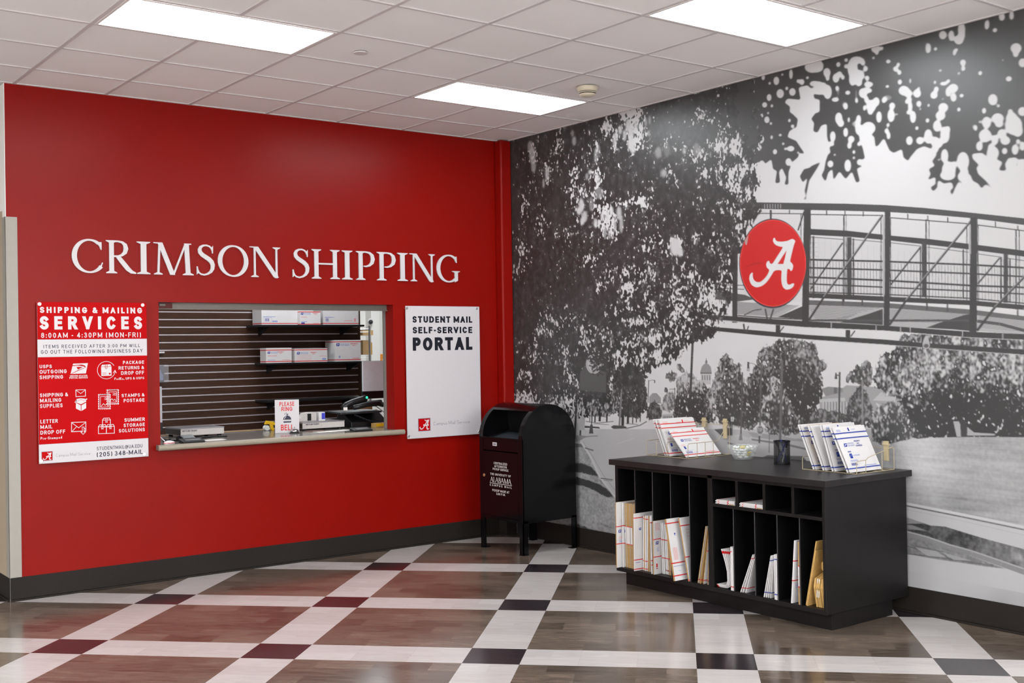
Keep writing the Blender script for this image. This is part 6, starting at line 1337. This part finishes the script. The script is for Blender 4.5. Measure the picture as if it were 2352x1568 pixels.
# ================================================================= racks of envelopes on the cabinet top
T0 = CTOP+.0005
def rack(label, x0, x1, yl, yr, divs, xm, hf, hb, uprights, post_y):
    t = thing('envelope_rack', label, 'rack', ((x0+x1)/2,(yl+yr)/2,T0), 'wire envelope racks on the cabinet')
    r = .0022; mb = MB(); z = T0+r
    mb.tube([(x0,yl,z),(x1,yl,z),(x1,yr,z),(x0,yr,z)], r, M_wire, 8, True)
    for x in (x0+.10, x0+.22, x1-.08): mb.tube([(x,yl,z),(x,yr,z)], r, M_wire, 6)
    mb.build('base_frame', t)
    for y in divs:
        mb = MB(); mb.tube([(x0,y,z),(x0,y,T0+hf-.01),(x0+.006,y,T0+hf),(xm,y,T0+hf+.002),(xm+.02,y,T0+hf+.015),(x1-.012,y,T0+hb),(x1,y,T0+hb-.01),(x1,y,z)], r, M_wire, 8); mb.build('divider', t)
    for x in uprights:
        mb = MB(); mb.tube([(x,yr,z),(x,yr,T0+hf+max(0,(x-xm))*(hb-hf)/max(.01,x1-xm))], r, M_wire, 6); mb.build('upright_wire', t)
    mb = MB(); mb.tube([(x1,yl,T0+hb-.012),(x1,yr,T0+hb-.012)], r, M_wire, 6); mb.build('top_rail', t)
    for y, h in post_y:
        mb = MB(); mb.box(x1-.004, x1+.010, y-.016, y+.016, T0+hb-h, T0+hb+.030, M_wireclip); mb.box(x1-.007, x1+.013, y-.022, y+.022, T0+hb+.004, T0+hb+.016, M_wireclip); mb.build('clip', t, bevel=.002)
rack('beige wire rack holding red striped envelopes on the left of the cabinet', -.448, -.036, -2.225, -2.632, (-2.225,-2.325,-2.43,-2.632), -.16, .103, .222, (-.36,-.28,-.20), ((-2.39,.04),(-2.592,.11)))
rack('beige wire rack holding blue striped envelopes on the right of the cabinet', -.437, -.070, -3.590, -3.985, (-3.590,-3.985), -.345, .076, .140, (-.349,-.19), ((-3.93,.09),))
g = 'red striped envelopes in the left rack'
pe = dict(lw=.0075)
def red_env(lab, x, yb, dy, w, h, t=.006, z=.0, full=True):
    mailer(EN, lab, 'envelope', g, x, yb, T0+.005+z, w, h, t, dy, (h-.036,h-.066,.016), M_cardg, logo_at=(.045,h-.112,.020), lw=.0065,
           texts=[('UNITED STATES',.080,.150,h-.100,.0085,M_pb),('POSTAL SERVICE',.080,.150,h-.113,.0085,M_pb),('PRIORITY',.172,.235,h-.100,.0095,M_pr),('MAIL',.188,.220,h-.116,.008,M_pr)],
           marks=T_block(.02,.075,h-.030,2,M_prl,.009)+[(.155,h-.028,.20,h-.025,M_prl),(.215,h-.030,.227,h-.010,M_pr),(.235,h-.022,.285,h-.019,M_prl)]+T_block(.02,.06,h-.15,2,M_prl,.008)+[(.035,.068,.052,.092,M_pb)]+[(.03+.010*i,.030,.036+.010*i,.046,M_pb) for i in range(6)]+T_block(.03,.11,.052,1,M_pbl)+T_block(.10,.14,.034,1,M_pbl)+[(.215,.030,.31,.035,M_prl)])
red_env('front red striped white envelope leaning back in the left rack', -.440, -2.606, .168, .345, .246)
red_env('red striped envelope second from the front in the left rack', -.440, -2.452, .106, .340, .268)
red_env('red striped envelope close behind the second in the left rack', -.436, -2.440, .108, .340, .272)
red_env('red striped envelope, fourth from the front in the left rack', -.444, -2.424, .112, .330, .270)
red_env('rearmost red striped envelope in the left rack', -.440, -2.402, .116, .330, .274)
g = 'blue striped envelopes in the right rack'
def blue_env(lab, x, yb, dy, w=.305, h=.288, printed=True, mt=None):
    mailer(EN, lab, 'envelope', g, x, yb, T0+.004, w, h, .009, dy, (h-.045,h-.078,.020) if printed else (.020,), None, mt or M_card, M_pb, logo_at=(.035,h-.128,.021) if printed else None, lw=.0068, puff=.0028,
           texts=[('UNITED STATES',.070,.132,h-.114,.009,M_pbl),('POSTAL SERVICE',.070,.132,h-.128,.009,M_pbl),('PRIORITY',.142,.200,h-.103,.009,M_pb),('MAIL',.160,.185,h-.117,.007,M_pb),('EXPRESS',.145,.205,h-.133,.010,M_pb),('FLAT RATE ENVELOPE',.045,.145,h-.19,.008,M_pbl),('EMS',.048,.078,h-.165,.009,M_pb)] if printed else (),
           marks=([(.02,h-.030,.06,h-.026,M_pbl),(.02,h-.022,.055,h-.018,M_pbl),(.13,h-.032,.142,h-.010,M_pb),(.16,h-.024,.20,h-.021,M_pbl)]+[(.052,.085,.075,.115,M_pb)]+[(.04+.009*i,.040,.045+.009*i,.056,M_pb) for i in range(6)]+T_block(.04,.11,.066,2,M_pbl,.006)+[(.15,.033,.27,.037,M_pbl)]) if printed else ())
for gi, (yb, dy, nm) in enumerate([(-3.944,.122,'front'),(-3.834,.086,'second'),(-3.765,.110,'third'),(-3.690,.112,'rearmost')]):
    for k in range(3):
        pos = ['front one','middle one','back one'][k]
        blue_env('blue striped envelope, %s of the %s bunch in the right rack' % (pos, nm), -.444+.010*gi*.3+.006*k*((-1)**k), yb+.0155*k, dy, printed=not (nm == 'third' and k == 0), mt=None if not (nm == 'third' and k == 2) else M_kraft2)
# ================================================================= bowl of sweets, pen cup
BC = (-.215, -2.915, T0)
t = thing('glass_bowl', 'clear ribbed glass bowl of wrapped sweets on the cabinet top', 'bowl', BC)
def ribbed(prof, n=72, flip=False):
    vs = []; m = len(prof)
    for r, z in prof:
        for k in range(n):
            a = 2*math.pi*k/n; rr = r*(1+.035*math.cos(a*18)*min(1, z/.03)); zz = z+.004*math.cos(a*18)*max(0, (z-.07)/.03); vs.append((BC[0]+rr*math.cos(a), BC[1]+rr*math.sin(a), BC[2]+zz))
    return vs, [(i*n+k, i*n+(k+1)%n, (i+1)*n+(k+1)%n, (i+1)*n+k) for i in range(m-1) for k in range(n)], n, m
vs, fs, n, m = ribbed([(.0,.0),(.055,.0),(.062,.008),(.080,.045),(.096,.080),(.102,.095),(.099,.096),(.092,.080),(.076,.047),(.058,.012),(0,.008)])
mb = MB(); mb.add(vs, fs, M_glass); mb.build('bowl', t, smooth=True)
def sweet():
    mb = MB(); prof = [(.002,-.0175),(.0065,-.0155),(.002,-.0095),(.0070,-.006),(.0078,0),(.0070,.006),(.002,.0095),(.0065,.0155),(.002,.0175)]
    mb.lathe(prof, (0,0,0), M_candy, 10, 'x'); return mb
sw = None; k = 0
for lay, rings in enumerate([((4,.028),),((7,.045),),((9,.055),(3,.019)),((10,.064),(4,.030)),((9,.059),(4,.028))]):
    for cnt, rad in rings:
        for i in range(cnt):
            if sw is None: sw = sweet().build('wrapped_sweet', smooth=True); o = sw
            else:
                o = sw.copy()
                if k % 4 == 1: o.data = sw.data.copy(); o.data.materials[0] = M_candyy if k % 8 == 1 else M_candyg
                COL.objects.link(o)
            a = 2*math.pi*(i+.37*lay)/cnt; k += 1
            o.location = (BC[0]+rad*math.cos(a), BC[1]+rad*math.sin(a), T0+.018+.0165*lay); o.rotation_euler = (rnd.uniform(0,3), 0, a+math.pi/2)
            tag(o, 'small sweet twisted in shiny wrapper inside the ribbed glass bowl', 'sweet', 'wrapped sweets in the glass bowl')
PC = (-.262, -3.286, T0)
def pen_cup():
    R, H = .052, .150
    t = thing('pen_cup', 'black wire mesh pen cup on the cabinet between bowl and right rack', 'pen cup', PC)
    mb = MB(); n = 64; k = 10; w = .0009
    for s in (1,-1):
        for i in range(n):
            for j in range(k):
                a0 = 2*math.pi*i/n+s*j*.13; a1 = 2*math.pi*i/n+s*(j+1)*.13; z0, z1 = .010+(H-.016)*j/k, .010+(H-.016)*(j+1)/k; d = w/R
                P = lambda a, z, r: (PC[0]+r*math.cos(a), PC[1]+r*math.sin(a), PC[2]+z)
                mb.face([P(a0-d,z0,R),P(a0+d,z0,R),P(a1+d,z1,R),P(a1-d,z1,R)], M_mesh)
    mb.build('mesh_wall', t)
    mb = MB(); mb.lathe([(R,H-.010),(R+.0025,H-.009),(R+.003,H),(R-.001,H),(R,H-.010)], PC, M_dark, 40); mb.build('rim', t)
    mb = MB(); mb.lathe([(0,.001),(R,.001),(R+.001,.012),(R-.001,.012),(R-.002,.003),(0,.003)], PC, M_dark, 40); mb.build('base', t)
    for i, (a0, a1, L, m, lab) in enumerate([(2.6,4.5,.150,M_pen,'blue pen at the left of the black pen cup'),(1.3,3.2,.155,M_pend,'dark pen leaning towards the wall in the black pen cup'),(3.9,5.8,.148,M_penc,'silver pen with dark cap in the black pen cup'),(5.1,7.0,.150,M_pen,'blue pen at the right of the black pen cup'),(0.1,2.0,.150,M_pend,'dark pen nearest the back of the black pen cup')]):
        p0 = Vector((PC[0]+.030*math.cos(a0), PC[1]+.030*math.sin(a0), PC[2]+.0135)); p1 = Vector((PC[0]+.036*math.cos(a1), PC[1]+.036*math.sin(a1), PC[2]+.135)); d = (p1-p0).normalized()
        t2 = thing('pen', lab, 'pen', tuple(p0), 'pens in the pen cup')
        mb = MB(); mb.tube([p0, p0+d*.006, p0+d*(L-.05)], .0045, m, 10); mb.build('barrel', t2)
        mb = MB(); mb.tube([p0+d*(L-.05), p0+d*(L-.002), p0+d*L], .0052, m if i != 2 else M_pend, 10); mb.build('cap', t2)
pen_cup()
